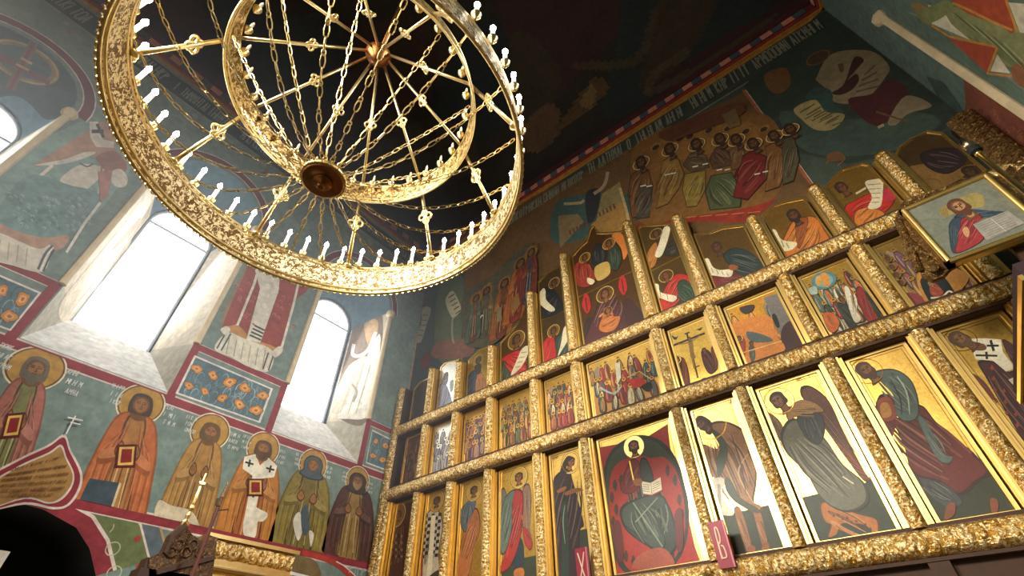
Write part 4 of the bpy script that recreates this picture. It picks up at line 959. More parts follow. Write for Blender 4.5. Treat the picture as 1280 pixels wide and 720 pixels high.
shade(P, '2E3A34', '328,250 352,238 380,300 392,360 440,420 470,500 480,600 440,640 400,625 360,600 300,560 262,520 244,460 262,425 310,400 330,350', 8)
shade(P, '6A2220', '262,300 290,245 322,250 332,300 325,350 300,380 262,382 246,350', 4); P.line('D9B45A', '285,250 302,330', 5, False, 1.); shade(P, '3A463C', '250,450 300,410 400,385 436,420 380,470 430,560 420,620 370,600 300,540 258,505', 6)
P.line('7A8870', '300,420 420,600', 7, True, 0, True); P.line('7A8870', '400,400 310,500', 6, True, 0, True)
P.poly('9A4A34', '330,630 420,605 470,665 420,690 300,690'); P.poly('5A1E1A', '215,520 245,500 262,640 240,655'); P.poly('5A1E1A', '470,470 500,450 505,600 480,612')
P.poly('D8CCB0', '332,332 372,340 412,316 418,368 376,388 342,384', False); P.line('8A1E1A', '342,386 377,391 420,370', 5, False); P.line('6A5A44', '373,342 377,386', 2, False)
for k in range(4): P.line('6A5A44', [(340, 345+9*k), (368, 349+9*k)], 2, False); P.line('6A5A44', [(380, 346+9*k), (410, 332+9*k)], 2, False)
P.poly('8A5630', '300,330 330,320 336,345 312,352'); face(P, (303, 192), 23, '8A5630', '3A2012', beard='3A2012', halo='F0D488', hr=1.95)
# 6 stooping man with scroll
P, o = D[6]; P.zoom(700, 500, 3.2719); P.poly('2E3624', '625,482 862,427 948,632 735,668', False)
shade(P, '8E5C34', '712,455 742,450 786,600 776,630 756,600', 2); shade(P, '8E5C34', '786,440 815,440 850,580 852,612 832,610', 2); P.poly('8A4A28', '770,600 796,598 798,628 770,632'); P.poly('8A4A28', '828,590 852,584 856,612 830,620')
shade(P, '9C6C44', '600,112 640,86 705,95 765,140 775,210 804,280 803,350 795,420 832,442 812,462 742,432 690,385 668,322 636,322 598,290 572,230 568,192 592,182 642,200 652,158', 9)
P.poly('3E4634', '615,120 650,135 682,180 684,240 650,320 640,250 652,190'); P.poly('3E4634', '676,320 700,330 740,400 812,445 800,462 720,420 680,370'); P.line('C8A070', '770,220 730,300 790,420', 7, True, 0, True); P.line('5A3A20', '700,140 740,260 760,380', 6, True, 0, True)
P.poly('8A5630', '568,192 562,160 548,148 556,142 574,160 586,186'); P.poly('D0C8B4', '615,335 672,322 664,398 712,466 664,470 620,440'); P.line('9A948A', '628,350 632,440', 12); P.line('9A948A', '650,345 655,450', 12)
P.poly('3A2414', '548,86 572,64 602,74 622,96 620,140 598,136 580,100'); face(P, (583, 98), 24, '7E5230', '3A2414', beard='4A3018', tilt=.5, look=-.25)
# 7 winged figure
P, o = D[7]; P.zoom(960, 430, 2.4813); P.poly('2B3524', '80,482 326,424 418,597 138,642', False)
shade(P, '7A5A40', '-2,212 30,232 48,262 44,296 18,298 -6,250', 3); shade(P, '5E3628', '104,132 138,133 190,178 238,280 302,400 328,425 296,424 240,352 200,295 168,250 128,192 102,160', 6)
for k in range(7): P.line('9A4A34', [(200+14*k, 290+20*k), (262+9*k, 352+11*k)], 3, True, 0, True)
shade(P, 'A8642A', '160,494 214,490 262,520 300,532 342,546 346,592 326,600 320,566 232,556 210,592 184,600 194,562 172,548', 3)
for k in range(9): P.disc('6A2A18', (190+14*k, 520+5*k+8*(k % 2)), 4)
shade(P, '636252', '58,240 96,236 140,300 172,288 232,372 300,432 312,492 262,522 208,512 160,472 118,400 60,342 38,290', 9, 4); shade(P, '2B363C', '90,226 120,204 166,220 177,270 160,312 130,302 100,262', 4); shade(P, '9C7444', '60,206 100,174 150,184 176,210 120,214 88,226 62,236', 4)
P.line('E0CFA0', '232,412 266,434', 4); P.ring('F2DC9A', (38, 178), 42, 1.6, 1.); face(P, (34, 176), 25, '7E5230', '33200F', tilt=.3, look=-.2)
# 8 teal and red
P, o = D[8]; P.zoom(960, 430, 2.4813); P.poly('2A3020', '415,400 640,345 795,520 510,587', False)
shade(P, '3A3F42', '458,398 502,396 560,440 606,490 572,512 540,500 500,470', 4); shade(P, '4A1E1A', '545,300 600,310 650,350 690,410 640,400 560,352', 3); shade(P, '5E1D1A', '330,225 345,160 385,165 400,230 470,188 522,242 566,275 650,352 690,400 650,432 600,470 540,430 452,402 420,312 392,258 378,286 346,268', 9)
shade(P, '50605C', '460,225 490,240 545,340 575,352 560,372 520,350', 3); shade(P, '4C5E5C', '328,88 390,78 442,110 466,170 466,228 430,242 396,218 388,160 352,120', 6); P.line('A8B4A4', '400,100 430,150 440,220', 5, True, 0, True); P.line('1E2A2A', '380,110 410,170 415,220', 5, True, 0, True)
P.poly('8A4030', '340,178 378,168 398,228 352,238'); P.poly('B88040', '348,190 372,184 384,220 356,228'); P.poly('7A3E20', '556,500 580,495 578,530 548,545'); P.poly('7A3E20', '690,480 712,486 712,520 694,522')
face(P, (304, 84), 27, '7E5230', '4A301A', beard='4A301A', tilt=.35, look=.15)
# 9 white stole with crosses
P, o = D[9]; P.zoom(1180, 400, 4.5); shade(P, '6A2E2A', '112,296 160,300 230,350 292,452 200,402 150,340', 3); shade(P, '421C22', '190,232 300,240 352,290 460,310 700,640 700,900 460,690 350,522 240,332', 8); shade(P, '421C22', '328,108 460,192 560,300 460,285 392,252', 3)
for k in range(14): x, y = 270+(k*67) % 260, 270+(k*97) % 330+((k*67) % 260)*.5; P.poly('9A3A2A', [(x-13, y), (x, y-5), (x+13, y+2), (x+2, y+7)]); P.poly('8A3A2C', [(x-4, y-13), (x+5, y-11), (x+4, y+12), (x-4, y+11)])
P.poly('DAD2BC', '162,170 158,108 238,104 320,112 332,182 402,272 350,292 276,230 176,224', False); P.line('15151A', '240,146 308,146', 12, False); P.line('15151A', '262,115 280,176', 15, False); P.line('15151A', '178,200 300,203', 11, False); P.line('15151A', '238,180 242,222', 14, False)
P.poly('D2C8AC', '362,338 400,320 520,410 520,470 450,430', False); P.poly('6A4028', '110,90 160,120 230,140 232,170 160,165'); face(P, (92, 112), 52, '7A5230', '4A301C', beard='5A4028', tilt=.55, look=.1)
for i, (hc, hr_) in {6: ((894-6, 530), 20), 7: ((974, 501), 19), 8: ((1083, 464), 20), 4: ((713, 578), 11), 9: ((1200, 425), 20)}.items():
    P, o = D[i]; P.zoom()
    P.ring('8A6424', hc, hr_, .8, 1.); rt = P.right(hc)
    for sg in (-1, 1):
        c = (hc[0]+rt[0]*sg*hr_*1.75, hc[1]+rt[1]*sg*hr_*1.75-hr_*.9)
        P.script((c[0]-hr_*.5*rt[0], c[1]-hr_*.5*rt[1]), (c[0]+hr_*.5*rt[0], c[1]+hr_*.5*rt[1]), hr_*.3, '7A4A20')
for P, o in D: done(P)
# ---- scene icons of the middle row
def crowd(P, o, seed, pal, bg=GOLD, g=1., hills='B8843A', n=16, halo='D8A848', build=True):
    r = random.Random(seed); ground(P, o, bg, g); xa, xb, za, zb = o[0][0]+.055, o[1][0]-.055, o[0][1]+.055, o[2][1]-.055
    W = lambda u, v: (xa+(xb-xa)*u, YI, za+(zb-za)*v)
    Wp = lambda u, v: P.loc(Vector(W(u, v)))
    for k in range(3):
        u = .15+.35*k+r.uniform(-.1, .1); h = r.uniform(.55, .8)
        P.world(mix(hills, 'F0D090', .12*k), [W(max(0, u-.35), 0), W(max(0, u-.3), h*.45), W(max(0, u-.14), h*.6), W(max(0, min(1, u-.05)), h), W(min(1, u+.12), h*.85), W(min(1, u+.2), h*.55), W(min(1, u+.4), h*.3), W(min(1, u+.4), 0)])
        P.world(mix(hills, '6A3A1A', .4), [W(max(0, min(1, u-.02)), h*.9), W(min(1, u+.08), h*.8), W(min(1, u+.05), h*.4), W(max(0, min(1, u-.04)), h*.5)])
    if build: u = r.choice((.12, .78)); P.world('8E7A5C', [W(u-.1, .4), W(u+.12, .4), W(u+.12, .82), W(u+.01, .93), W(u-.1, .82)]); P.world('3A2418', [W(u-.03, .45), W(u+.05, .45), W(u+.05, .7), W(u-.03, .7)])
    for k in sorted(range(n), key=lambda q: q % 4):
        row = k % 4; u = (k+.5)/n+r.uniform(-.04, .04); v = .56-.18*row+r.uniform(-.04, .04); v = max(.02, v); h = r.uniform(.3, .38)
        b_, t_ = Wp(u, v), Wp(u+r.uniform(-.03, .03), min(.97, v+h)); w_ = math.hypot(b_[0]-t_[0], b_[1]-t_[1])
        c = r.choice(pal); dx = w_*.17
        R = P.right(b_); q = lambda s_, t: (b_[0]+(t_[0]-b_[0])*t+R[0]*dx*s_, b_[1]+(t_[1]-b_[1])*t+R[1]*dx*s_)
        P.poly(mix(c, '100A06', .5), [q(-1, .02), q(-1.15, .45), q(-.6, .8), q(0, .86), q(.6, .8), q(1.15, .45), q(1, .02)]); P.poly(c, [q(-.8, .05), q(-.95, .45), q(-.45, .77), q(.4, .77), q(.9, .45), q(.7, .05)])
        c2 = r.choice(pal); P.poly(c2, [q(-.1, .05), q(-.3, .5), q(.1, .8), q(.7, .6), q(.5, .1)]); P.line(mix(c, 'F4E2BC', .5), [q(-.5, .65), q(-.6, .15)], dx*.16); P.line(mix(c2, '100A06', .5), [q(.25, .6), q(.2, .1)], dx*.16)
        P.disc(halo, q(0, .93), w_*.105, .8); P.disc('2E1C10', q(0, .94), w_*.062); P.disc('8A5A34', q(.08, .92), w_*.045)
zb2, zt2 = ZB+.13, ZA-.155
LB = ['dark maroon scene icon at the window wall end of the middle row', 'scene icon with silvery window glare painted in, middle row', 'pinkish crowded scene icon beside the glare painted one', 'gold scene icon with a crowd in ochre and green', 'scene icon with pale mountain and crowd, before the wide centre one', 'widest scene icon with figures in red, green and white',
 'crucifixion scene icon on plain gold', 'orange scene icon with a reclining figure and grey building', 'scene icon with blue cloud circle above a crowd of figures', 'scene icon with a dark arched cave and a red robed figure']
K = []
for i in range(10):
    o = outline(i, zb2, zt=zt2); P = board('icon', LB[i], G2, o, .03); K.append((P, o))
crowd(*K[0], 3, ['4A1C1C', '5E2A20', '3A2420', '6A3A28'], '4A2620', .1, '5A3224', 6, '7A5030'); crowd(*K[1], 5, ['9A98A0', '7A7C8C', 'B0A8A8', '6E7280'], 'C9C2B4', .7, 'A8A4A0', 9, 'D8D0B8'); crowd(*K[2], 6, ['9A4A3C', '6E4A5A', 'A8705A', '54484E', 'B88A6A'], 'C49A5A', .8, 'A86A4C', 18)  # silver tones of the second icon paint in window glare
crowd(*K[3], 7, ['6A6A3A', '8A5A2A', '3A4A3A', 'B88A44', '7A3A24'], GOLD, 1, 'B8863C', 20); crowd(*K[4], 8, ['7A3A24', 'C8B48A', '4A3A2A', '8A6A3A', '9A3426', '3A4434'], 'D8AE54', 1, 'C0904A', 18)
crowd(*K[5], 9, ['9A2E22', '3A4A40', 'C8B890', '6A3424', '4A5A5A', 'B07430'], GOLD, 1, 'B47C34', 26)
P, o = K[5]; P.zoom(660, 300, 4); P.poly('B02A20', '500,700 575,690 600,730 530,745', False); P.poly('C8C0A4', '440,620 462,612 470,690 448,730', False); P.poly('16120E', '570,735 612,712 626,742 598,760'); P.line('C8A868', '500,690 560,660 620,700', 5, False)
P.zoom(720, 430, 4); P.line('9AA8A8', '120,220 190,250 230,215', 9)
# crucifixion
P, o = K[6]; ground(P, o, 'D8B45C', 1); P.zoom(660, 300, 4)
P.line('2A1C14', '725,528 885,466', 10, False); P.line('2A1C14', '795,470 850,690', 9, False); P.line('2A1C14', '828,640 858,628', 6, False); P.line('2A1C14', '783,470 808,462', 7, False); P.poly('8A6A3C', '800,505 822,498 830,560 838,590 815,590 806,540'); P.line('8A6A3C', '750,522 810,510 860,478', 6); face(P, (806, 494), 9, '7A5430', '3A2414'); P.line('8A6A3C', '822,590 832,640', 9)
for x, y, s_ in ((735, 490, 1), (857, 445, -1)): P.poly('2E2A28', [(x-16, y-8*s_-4), (x+4, y-4), (x+16, y-10), (x+6, y+8), (x-6, y+6)])
shade(P, '261C1A', '722,610 740,580 775,590 800,640 808,740 740,740 720,680', 4); shade(P, '7A3A24', '770,600 790,610 806,720 780,740', 2); face(P, (745, 600), 16, '8A5A34', '261C1A', halo='E0BE6A', hr=1.5); shade(P, '4E201C', '866,560 900,550 930,590 950,640 915,672 885,640', 4); face(P, (882, 552), 11, '7A5230', '33200F'); shade(P, '6A3424', '915,560 930,530 950,620 940,650', 2); P.poly('16120E', '840,725 880,690 915,705 900,722 850,740')
# orange scene
crowd(*K[7], 12, ['B4622A', 'C8843A', '9A3A24', '5A6A6A', 'D8A050'], 'D8A048', .9, 'C87C30', 11); P, o = K[7]; P.zoom(820, 380, 4)
P.poly('6E6A6A', '540,-30 640,-60 740,190 740,220 660,240 620,150', False); P.poly('3A1C1E', '640,110 690,90 740,200 650,240 625,170'); P.poly('16120E', '580,60 600,55 620,110 604,118'); P.poly('D08034', '370,110 560,60 600,150 640,240 440,310 400,230'); P.poly('4A5E60', '455,140 520,150 580,175 575,190 500,195 465,180'); P.poly('B03A2A', '590,262 625,245 640,255 600,275')
shade(P, 'A03A2A', '400,190 430,160 450,200 440,290 415,300', 3); shade(P, '4E5A54', '465,220 490,210 498,270 478,290', 2); P.poly('2E2420', '420,20 490,5 480,40 440,50'); 
for k in range(5): P.line('E8B868', [(420+40*k, 250-12*k), (470+40*k, 235-12*k)], 5, True)
face(P, (418, 175), 13, '8A5A34', halo='E0B858', hr=1.5); face(P, (478, 200), 11, '8A5A34')
# cloud circle
crowd(*K[8], 14, ['3A4A3A', 'C86A34', 'D8CCB0', '8A2A24', '2A2E2E', '5A6A5A'], 'C8A450', .9, 'B8A888', 18, build=False); P, o = K[8]; P.zoom(960, 300, 4)
P.disc('4E7A80', (280, 205), 62); P.disc('6E9A98', (280, 205), 46); P.poly('C8863A', '262,180 295,170 312,225 285,235'); P.poly('C89A50', '240,190 262,185 266,225 246,230'); P.poly('9AB0A8', '205,245 240,235 250,270 215,275'); shade(P, '26302A', '350,320 380,300 420,360 445,430 410,445 370,380', 4); shade(P, '8A2422', '440,260 470,240 520,330 575,400 540,415 490,400', 5); shade(P, '1E2A28', '480,260 520,300 580,400 560,405', 2); shade(P, 'DAD2BC', '380,250 405,240 440,350 470,400 430,410', 3); shade(P, 'C8642E', '275,370 330,370 362,420 335,465 300,450', 3); face(P, (370, 300), 15, '7A5230', halo='D8B058', hr=1.5)
# cave
crowd(*K[9], 15, ['7A5A34', '9A4A3A', '6A4A5A', 'A87A44', '5E4434'], 'A8864A', .8, '96703C', 16); P, o = K[9]; P.zoom(960, 300, 4)
for k in range(9): c = (560+22*(k % 5)+40*(k//5), 80+40*(k % 5)+18*(k//5)); P.disc('8E6A38', c, 25, .5); face(P, c, 12, '6A4426', '33200F')
P.poly('8A3A40', '660,280 730,270 790,310 720,350 680,330'); P.poly('B8803A', '745,180 860,130 1000,180 960,260 840,330 790,320'); P.poly('0E1A1E', '762,215 790,180 840,172 890,200 935,270 930,290 830,320 800,300'); shade(P, '9A3E2A', '808,235 830,215 880,265 850,290 815,278', 3); P.line('E0CFAC', '815,295 870,290 905,262 930,275', 9); face(P, (815, 225), 12, 'A8744A', '8A7A60'); P.poly('5A4A34', '690,60 780,20 860,60 800,140 740,120')
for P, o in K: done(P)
# ---- top row with shaped heads
TOPS = {0: [(507, 492), (525, 478)], 1: [(540, 478), (546, 462), (556, 454), (572, 450)], 2: [(583, 452), (600, 437), (611, 433)], 3: [(622, 430), (640, 412), (652, 398), (659, 378)], 4: [(667, 368), (672, 353), (686, 340), (703, 330)],
 5: [(712, 322), (722, 312), (733, 302), (738, 286), (742, 282), (747, 291), (760, 291), (777, 289)], 6: [(789, 290), (800, 283), (816, 281), (838, 279)], 7: [(856, 289), (866, 293), (885, 292), (905, 284), (930, 281)], 8: [(950, 270), (965, 258), (985, 251), (1005, 247)],
 9: [(1024, 238), (1040, 222), (1052, 212), (1078, 204), (1090, 203)], 10: [(1112, 198), (1122, 186), (1137, 174), (1160, 164), (1190, 160)]}
LC = ['dark icon at the window wall end of the top row', 'pale icon with painted-in glare and cut corners in the top row', 'gold icon of a small figure in blue and orange in the top row', 'icon of a red robed figure with a pale hanging scroll', 'stacked icon with black bent scroll above and red robe below', 'tallest centre icon with an enthroned woman under an ogee peak', 'stacked icon of a red and green robed figure with pale scroll', 'icon of a teal cloaked figure with a curled white scroll', 'orange robed figure icon with pale scroll low at its side', 'red and orange robed figure icon with a raised scroll', 'icon with painted-in brown shadow and shaped head at the far end of the top row']
T_ = []
for i in range(11):
    o = outline(i, ZA+.128, TOPS[i]); P = board('icon', LC[i], G3, o, .022, 'gold'); T_.append((P, o)); ground(P, o, ['3A2E2A', 'D8D2C4', 'D0A85C', '5A4020', '4A3A22', '54381E', '54401F', '5E4622', '7A5A28', '8A6A32', '4A351C'][i], [.1, .8, 1, .4, .4, .4, .4, .4, .5, .6, .3][i], .03)  # brown grounds paint gold in shadow; the pale one paints glare
P, o = T_[0]; P.zoom(420, 460, 8); shade(P, '30343E', '690,600 700,400 750,260 800,300 790,480 740,610', 4)
P, o = T_[1]; P.zoom(460, 420, 4); shade(P, '8E90A6', '345,300 352,255 375,235 400,260 420,330 418,360 330,390', 5); shade(P, '787A80', '368,235 385,185 402,190 395,240', 2); P.poly('A4AC9C', '410,230 428,222 424,270 412,280'); face(P, (390, 195), 12, '8A7868', '5A544E')  # robe paled to match the painted window glare
P, o = T_[2]; P.zoom(460, 420, 4); shade(P, '36445A', '500,210 530,170 556,180 550,240 530,300 492,315', 4); shade(P, 'A86A34', '548,185 580,200 592,270 560,295 535,290', 4); face(P, (553, 122), 16, '6A4424', '2E1E14', halo='D8B060'); P.poly('36302C', '535,150 565,140 562,185 540,190')
P, o = T_[3]; P.zoom(460, 420, 4); shade(P, '3A4434', '655,200 690,110 710,120 720,180 700,230 655,250', 3); shade(P, 'B4201E', '660,120 700,90 760,70 780,110 800,180 800,210 730,215 690,130', 5); P.poly('D2C6A2', '770,65 800,50 800,90 770,150 730,190 715,192 745,120'); face(P, (742, 20), 24, '6A4020', '2E1C10', halo='8A6428', hg=.5, look=.2)
for k in range(4): P.line('8A7A5A', [(765-9*k, 85+24*k), (793-10*k, 80+24*k)], 4, False)
P, o = T_[4]; P.zoom(660, 300, 4); P.line('C89A4A', '40,412 190,352', 5, False, 1.); shade(P, '16181C', '45,390 55,290 95,230 140,260 180,340 120,380', 3); P.poly('D8CEB0', '45,290 75,243 88,255 92,300 135,345 112,358 70,330'); face(P, (130, 215), 16, '6A4424', '2A1A10', halo='7A5A28', hg=.5)
shade(P, 'B0201E', '62,560 80,510 125,470 142,600 65,640', 4); shade(P, '2E4036', '135,520 160,470 190,470 210,560 160,600', 4); P.poly('D2C8A6', '150,580 165,520 180,440 205,432 205,490 165,560'); face(P, (128, 455), 17, '6A4020', '2A1A10', halo='8A6428', hg=.5)
P, o = T_[5]; P.zoom(660, 300, 4); P.line('D8B05A', '240,292 518,158', 6, False, 1.)
P.poly('2E1A14', '285,520 290,400 330,380 480,320 550,340 575,420'); shade(P, '4A1E20', '295,530 300,450 335,360 358,290 385,240 420,262 440,310 500,330 550,400 572,425', 8); P.poly('3A1A12', '480,310 520,300 560,410 500,440'); face(P, (385, 272), 24, '7E4E28', '3A1618', halo='7A5424', hg=.5); shade(P, 'B4642A', '352,445 372,380 380,340 420,335 430,380 465,385 440,445 390,465', 5); face(P, (400, 355), 16, '8A5228', '4A2A14', halo='B07C34', hr=1.6)
for x, y in ((292, 320), (474, 228)): P.poly('A8201E', [(x-20, y+10), (x-12, y-40), (x+4, y-50), (x+18, y-20), (x+22, y+20), (x+4, y+48)]); P.line('5A1414', [(x-4, y-30), (x+6, y+36)], 6, False)
shade(P, '8E2C1E', '228,215 232,130 270,100 320,140 340,200 290,240', 5); shade(P, '1E2224', '320,110 340,20 390,40 385,110 350,130', 3); shade(P, '2A3A2A', '400,60 440,20 470,80 450,150 410,140', 4); P.poly('B89A50', '335,140 400,110 410,170 350,205'); P.poly('C8742E', '420,-20 470,-30 500,50 480,100 465,40'); face(P, (405, 20), 18, '7A4A24', halo='A8742E', hg=.5); face(P, (285, 90), 16, '7A4A24', halo='A8742E', hg=.5); P.poly('D8C8A0', '300,190 335,205 320,225 300,215')
P, o = T_[6]; P.zoom(660, 300, 4); P.line('D8B05A', '590,168 765,80', 6, False, 1.); shade(P, 'B0281E', '650,330 690,230 740,170 800,175 820,210 755,230 745,300 690,372', 6); shade(P, '24402E', '748,215 800,205 840,300 790,330 760,310', 5); P.poly('D8CFB2', '610,226 652,222 664,262 742,282 722,310 660,290 630,282'); face(P, (690, 180), 20, '7A4624', '4A2A16', halo='6A4C22', hg=.5)
for k in range(3): P.line('8A7E60', [(625+35*k, 240+14*k), (630+35*k, 275+12*k)], 4, False)
shade(P, 'A86A2A', '580,150 600,60 640,10 650,60 635,130', 4); P.poly('D8CFB2', '636,80 655,20 680,-60 710,-60 700,0 668,80'); shade(P, '2E2A22', '680,70 720,0 750,40 740,80', 2); face(P, (640, -30), 18, '6A4424', halo='6A4C22', hg=.5)
P, o = T_[7]; P.zoom(660, 300, 4); shade(P, '6A1E20', '900,190 990,180 1060,170 1170,170 1120,215 940,275', 5); shade(P, '1E3030', '975,80 1020,42 1090,50 1150,95 1185,145 1120,180 1050,170 1010,130', 6); P.poly('D8CFB2', '868,112 900,92 925,135 960,150 1020,148 1012,184 940,180 890,165'); P.poly('8A4A24', '1010,125 1050,130 1040,150 1010,150')
for k in range(5): P.line('8A7E60', [(890+26*k, 130+9*k), (900+26*k, 160+5*k)], 4, False)
face(P, (945, 38), 26, '5A3418', '33200F', beard='3E2814')
P, o = T_[8]; P.zoom(960, 160, 4); shade(P, 'B8681E', '70,690 60,600 100,500 140,455 230,440 280,500 320,580 250,640', 9); shade(P, '8A4214', '140,470 200,450 180,560 150,600', 4); face(P, (130, 440), 32, '5E3A1A', '2A1A0E', beard='241A12'); P.poly('D2C8A2', '-5,530 35,508 70,560 145,575 115,612 60,612 10,570')
for k in range(4): P.line('84785A', [(15+26*k, 535+14*k), (28+26*k, 585+6*k)], 5, False)
P, o = T_[9]; P.zoom(960, 160, 4); shade(P, 'B8241C', '375,460 385,390 430,365 500,330 560,320 640,345 590,420 500,440 440,520', 6); shade(P, 'C8752C', '430,430 480,400 560,410 580,445 450,515', 4); P.disc('A07C3C', (350, 325), 58, .7); face(P, (368, 300), 30, '6A401E', '33200F', tilt=.1, look=.1); P.poly('D6CCAC', '485,275 530,258 572,262 574,330 560,395 500,402 520,345'); P.poly('A82A3C', '575,310 620,300 640,350 590,370')
for k in range(5): P.line('8A7E60', [(500+4*k, 285+22*k), (565-2*k, 280+23*k)], 4, False)
P.line('C8B890', '440,330 490,300', 10)
P, o = T_[10]; P.zoom(960, 160, 4); P.poly('7A5A2C', '600,260 720,190 900,180 980,240 760,330'); shade(P, '24161A', '760,130 860,100 980,110 990,170 900,230 800,200', 4); P.ring('8A6A34', (1010, 220), 66, 9, .5); P.ring('8A6A34', (790, 300), 80, 8, .5); face(P, (1010, 220), 34, '4A3018', '2A1A10')
for P, o in T_: done(P)
# ------------------------------------------------------------------ things standing in front of the walls
def prism(bm, pts, d):
    a = [bm.verts.new(p) for p in pts]; b = [bm.verts.new(Vector(p)+d) for p in pts]; n = len(pts)
    bm.faces.new(a); bm.faces.new(b[::-1])
    for k in range(n): bm.faces.new((a[k], b[k], b[(k+1) % n], a[(k+1) % n]))
def thing(name, label, cat, loc, group=None):
    t = tag(empty(name, loc), label, cat, group); t['_'] = 0; del t['_']; return t
def sub(t, name, bm, mat, parent=None, smooth=False):
    bm.transform(Matrix.Translation(-t.matrix_basis.translation)); return obj(name, bm, mat, parent or t, smooth)
# carved wooden canopy with gilt cross
PX = Vector((-6.5, 0, 0))
def hx(x, y, X): return hit(x, y, Vector((X, 0, 0)), XN)
t = thing('wooden_canopy', 'dark carved wooden gable canopy topped by a slim gilt cross', 'canopy', (-6.6, 2.35, 0))
top = [hx(x, y, -6.5) for x, y in ((185, 745), (187, 697), (205, 689), (214, 668), (232, 652), (240, 668), (249, 674), (262, 669), (272, 672), (262, 745))]
bm = bmesh.new(); prism(bm, top, Vector((-.12, 0, 0))); sub(t, 'gable', bm, 'wood')
c_ = hx(232, 700, -6.5)
for r_ in (.09, .05):
    pass
bm = bmesh.new(); prism(bm, [hx(x, y, -6.47) for x, y in ((196, 712), (268, 694), (270, 699), (197, 718))], Vector((-.05, 0, 0))); prism(bm, [hx(x, y, -6.46) for x, y in ((205, 690), (214, 669), (232, 653), (233, 658), (217, 672), (208, 693))], Vector((-.05, 0, 0))); sub(t, 'gable_moulding', bm, 'darkwood_shade')
bm = bmesh.new()
for k in range(5):
    c = hx(215+9*k, 690-(k % 2)*9, -6.49); tube(bm, [c+Vector((0, .05*math.cos(a), .05*math.sin(a))) for a in [j*PI/5 for j in range(10)]], .011, 5, closed=True)
sub(t, 'carved_scroll', bm, 'wood')
bm = bmesh.new(); box(bm, -6.7, -6.52, 1.98, 2.06, 0, 2.85); box(bm, -6.7, -6.52, 2.52, 2.6, 0, 2.9); box(bm, -6.75, -6.5, 1.95, 2.62, 2.62, 2.75); box(bm, -6.75, -6.5, 1.95, 2.62, 0, .9); sub(t, 'canopy_post', bm, 'darkwood_shade')
p0, p1 = hx(231, 655, -6.55), hx(247, 590, -6.55); d = p1-p0
bm = bmesh.new(); lathe(bm, [(.045, -.02), (.05, .02), (.02, .05), (.028, .09), (.016, .13), (.03, .17), (.03, .2), (.017, .23), (.021, .3), (.017, .42), (.014, d.length*.72), (.022, d.length*.74), (.012, d.length*.78), (.012, d.length)], p0, Vector((0, 0, 1)), 10)
q = p0+Vector((0, 0, d.length*.8)); box(bm, q.x-.012, q.x+.012, q.y-.035, q.y+.035, q.z-.014, q.z+.014); sub(t, 'gilt_cross', bm, 'goldb')
# staff of a banner
t = thing('banner_staff', 'thin red brown staff with pale metal tip beside the canopy', 'staff', (-6.2, 2.43, 0))
a_, b_ = hx(240, 720, -6.2), hx(277, 622, -6.2)
bm = bmesh.new(); tube(bm, [Vector((-6.2, a_.y, .0)), Vector((-6.2, a_.y, a_.z)), b_], .022, 8); sub(t, 'pole', bm, 'staff')
e_ = hx(287, 598, -6.2); bm = bmesh.new(); tube(bm, [b_, b_.lerp(e_, .3), e_], [.026, .018, .004], 8); tube(bm, [b_.lerp(a_, .02)+Vector((0, -.02, 0)), b_.lerp(a_, .12)+Vector((0, -.01, 0))], .03, 8); sub(t, 'metal_tip', bm, 'steel')
bm = bmesh.new(); m_ = b_.lerp(a_, .18); tube(bm, [m_+Vector((0, .12, .04)), m_, m_+Vector((0, -.02, -.05))], .008, 5); sub(t, 'cord_hook', bm, 'darkwood_shade')
# gilt carved cornice of the icon case by the window wall
t = thing('icon_case', 'gilt icon case with deeply carved cornice below the saints', 'icon case', (-7.2, 3.2, 0))
bm = bmesh.new(); carved_bar(bm, (-6.8, 2.62, 3.1), (-6.8, 3.76, 3.1), Vector((1, 0, 0)), .1, .05, .2, amp=.05); sub(t, 'carved_frieze', bm, 'rail')
bm = bmesh.new(); box(bm, -7.3, -6.72, 2.58, 3.8, 3.2, 3.245); box(bm, -7.3, -6.78, 2.62, 3.76, 2.97, 3.2); box(bm, -7.3, -6.74, 2.6, 3.78, 2.93, 2.97)
tube(bm, [(-6.74, 2.6, 2.9), (-6.74, 3.78, 2.9)], .03, 8); tube(bm, [(-6.74, 2.6, 3.22), (-6.74, 3.78, 3.22)], .02, 8); box(bm, -7.3, -6.78, 2.64, 3.74, 2.72, 2.93); sub(t, 'cornice', bm, 'goldb')
bm = bmesh.new(); box(bm, -7.3, -6.84, 2.66, 3.72, 0, 2.72); sub(t, 'case_body', bm, 'gold')
# framed icon on a carved standing case near the right wall
def hy(x, y, Y): return hit(x, y, Vector((0, Y, 0)), YN)
YFm = 5.0
t = thing('carved_icon_stand', 'tall carved bronze stand carrying the framed picture at the right', 'stand', (1.6, 5.15, 0))
out = [hy(x, y, YFm+.08) for x, y in ((1128, 250), (1119, 272), (1125, 297), (1139, 312), (1147, 330), (1152, 345), (1166, 350), (1180, 344), (1188, 335), (1200, 328), (1222, 318), (1300, 296), (1330, 250), (1262, 206), (1250, 222), (1232, 214), (1205, 226), (1185, 232), (1160, 240))]
bm = bmesh.new(); prism(bm, out, Vector((0, .06, 0))); sub(t, 'carved_surround', bm, 'bronze')
bm = bmesh.new()
for (x0, y0), (x1, y1), r_ in (((1130, 258), (1196, 232), .03), ((1122, 275), (1150, 340), .035), ((1136, 300), (1176, 338), .03)):
    a_, b_ = hy(x0, y0, YFm+.07), hy(x1, y1, YFm+.07); carved_bar(bm, a_, b_, FRONT, r_, .02, .07, amp=.02)
c = hy(1166, 338, YFm+.06); lathe(bm, [(.075, -.02), (.06, .0), (.03, .03), (.05, .05), (.02, .07)], c, FRONT, 14); sub(t, 'carved_border', bm, 'bronze')
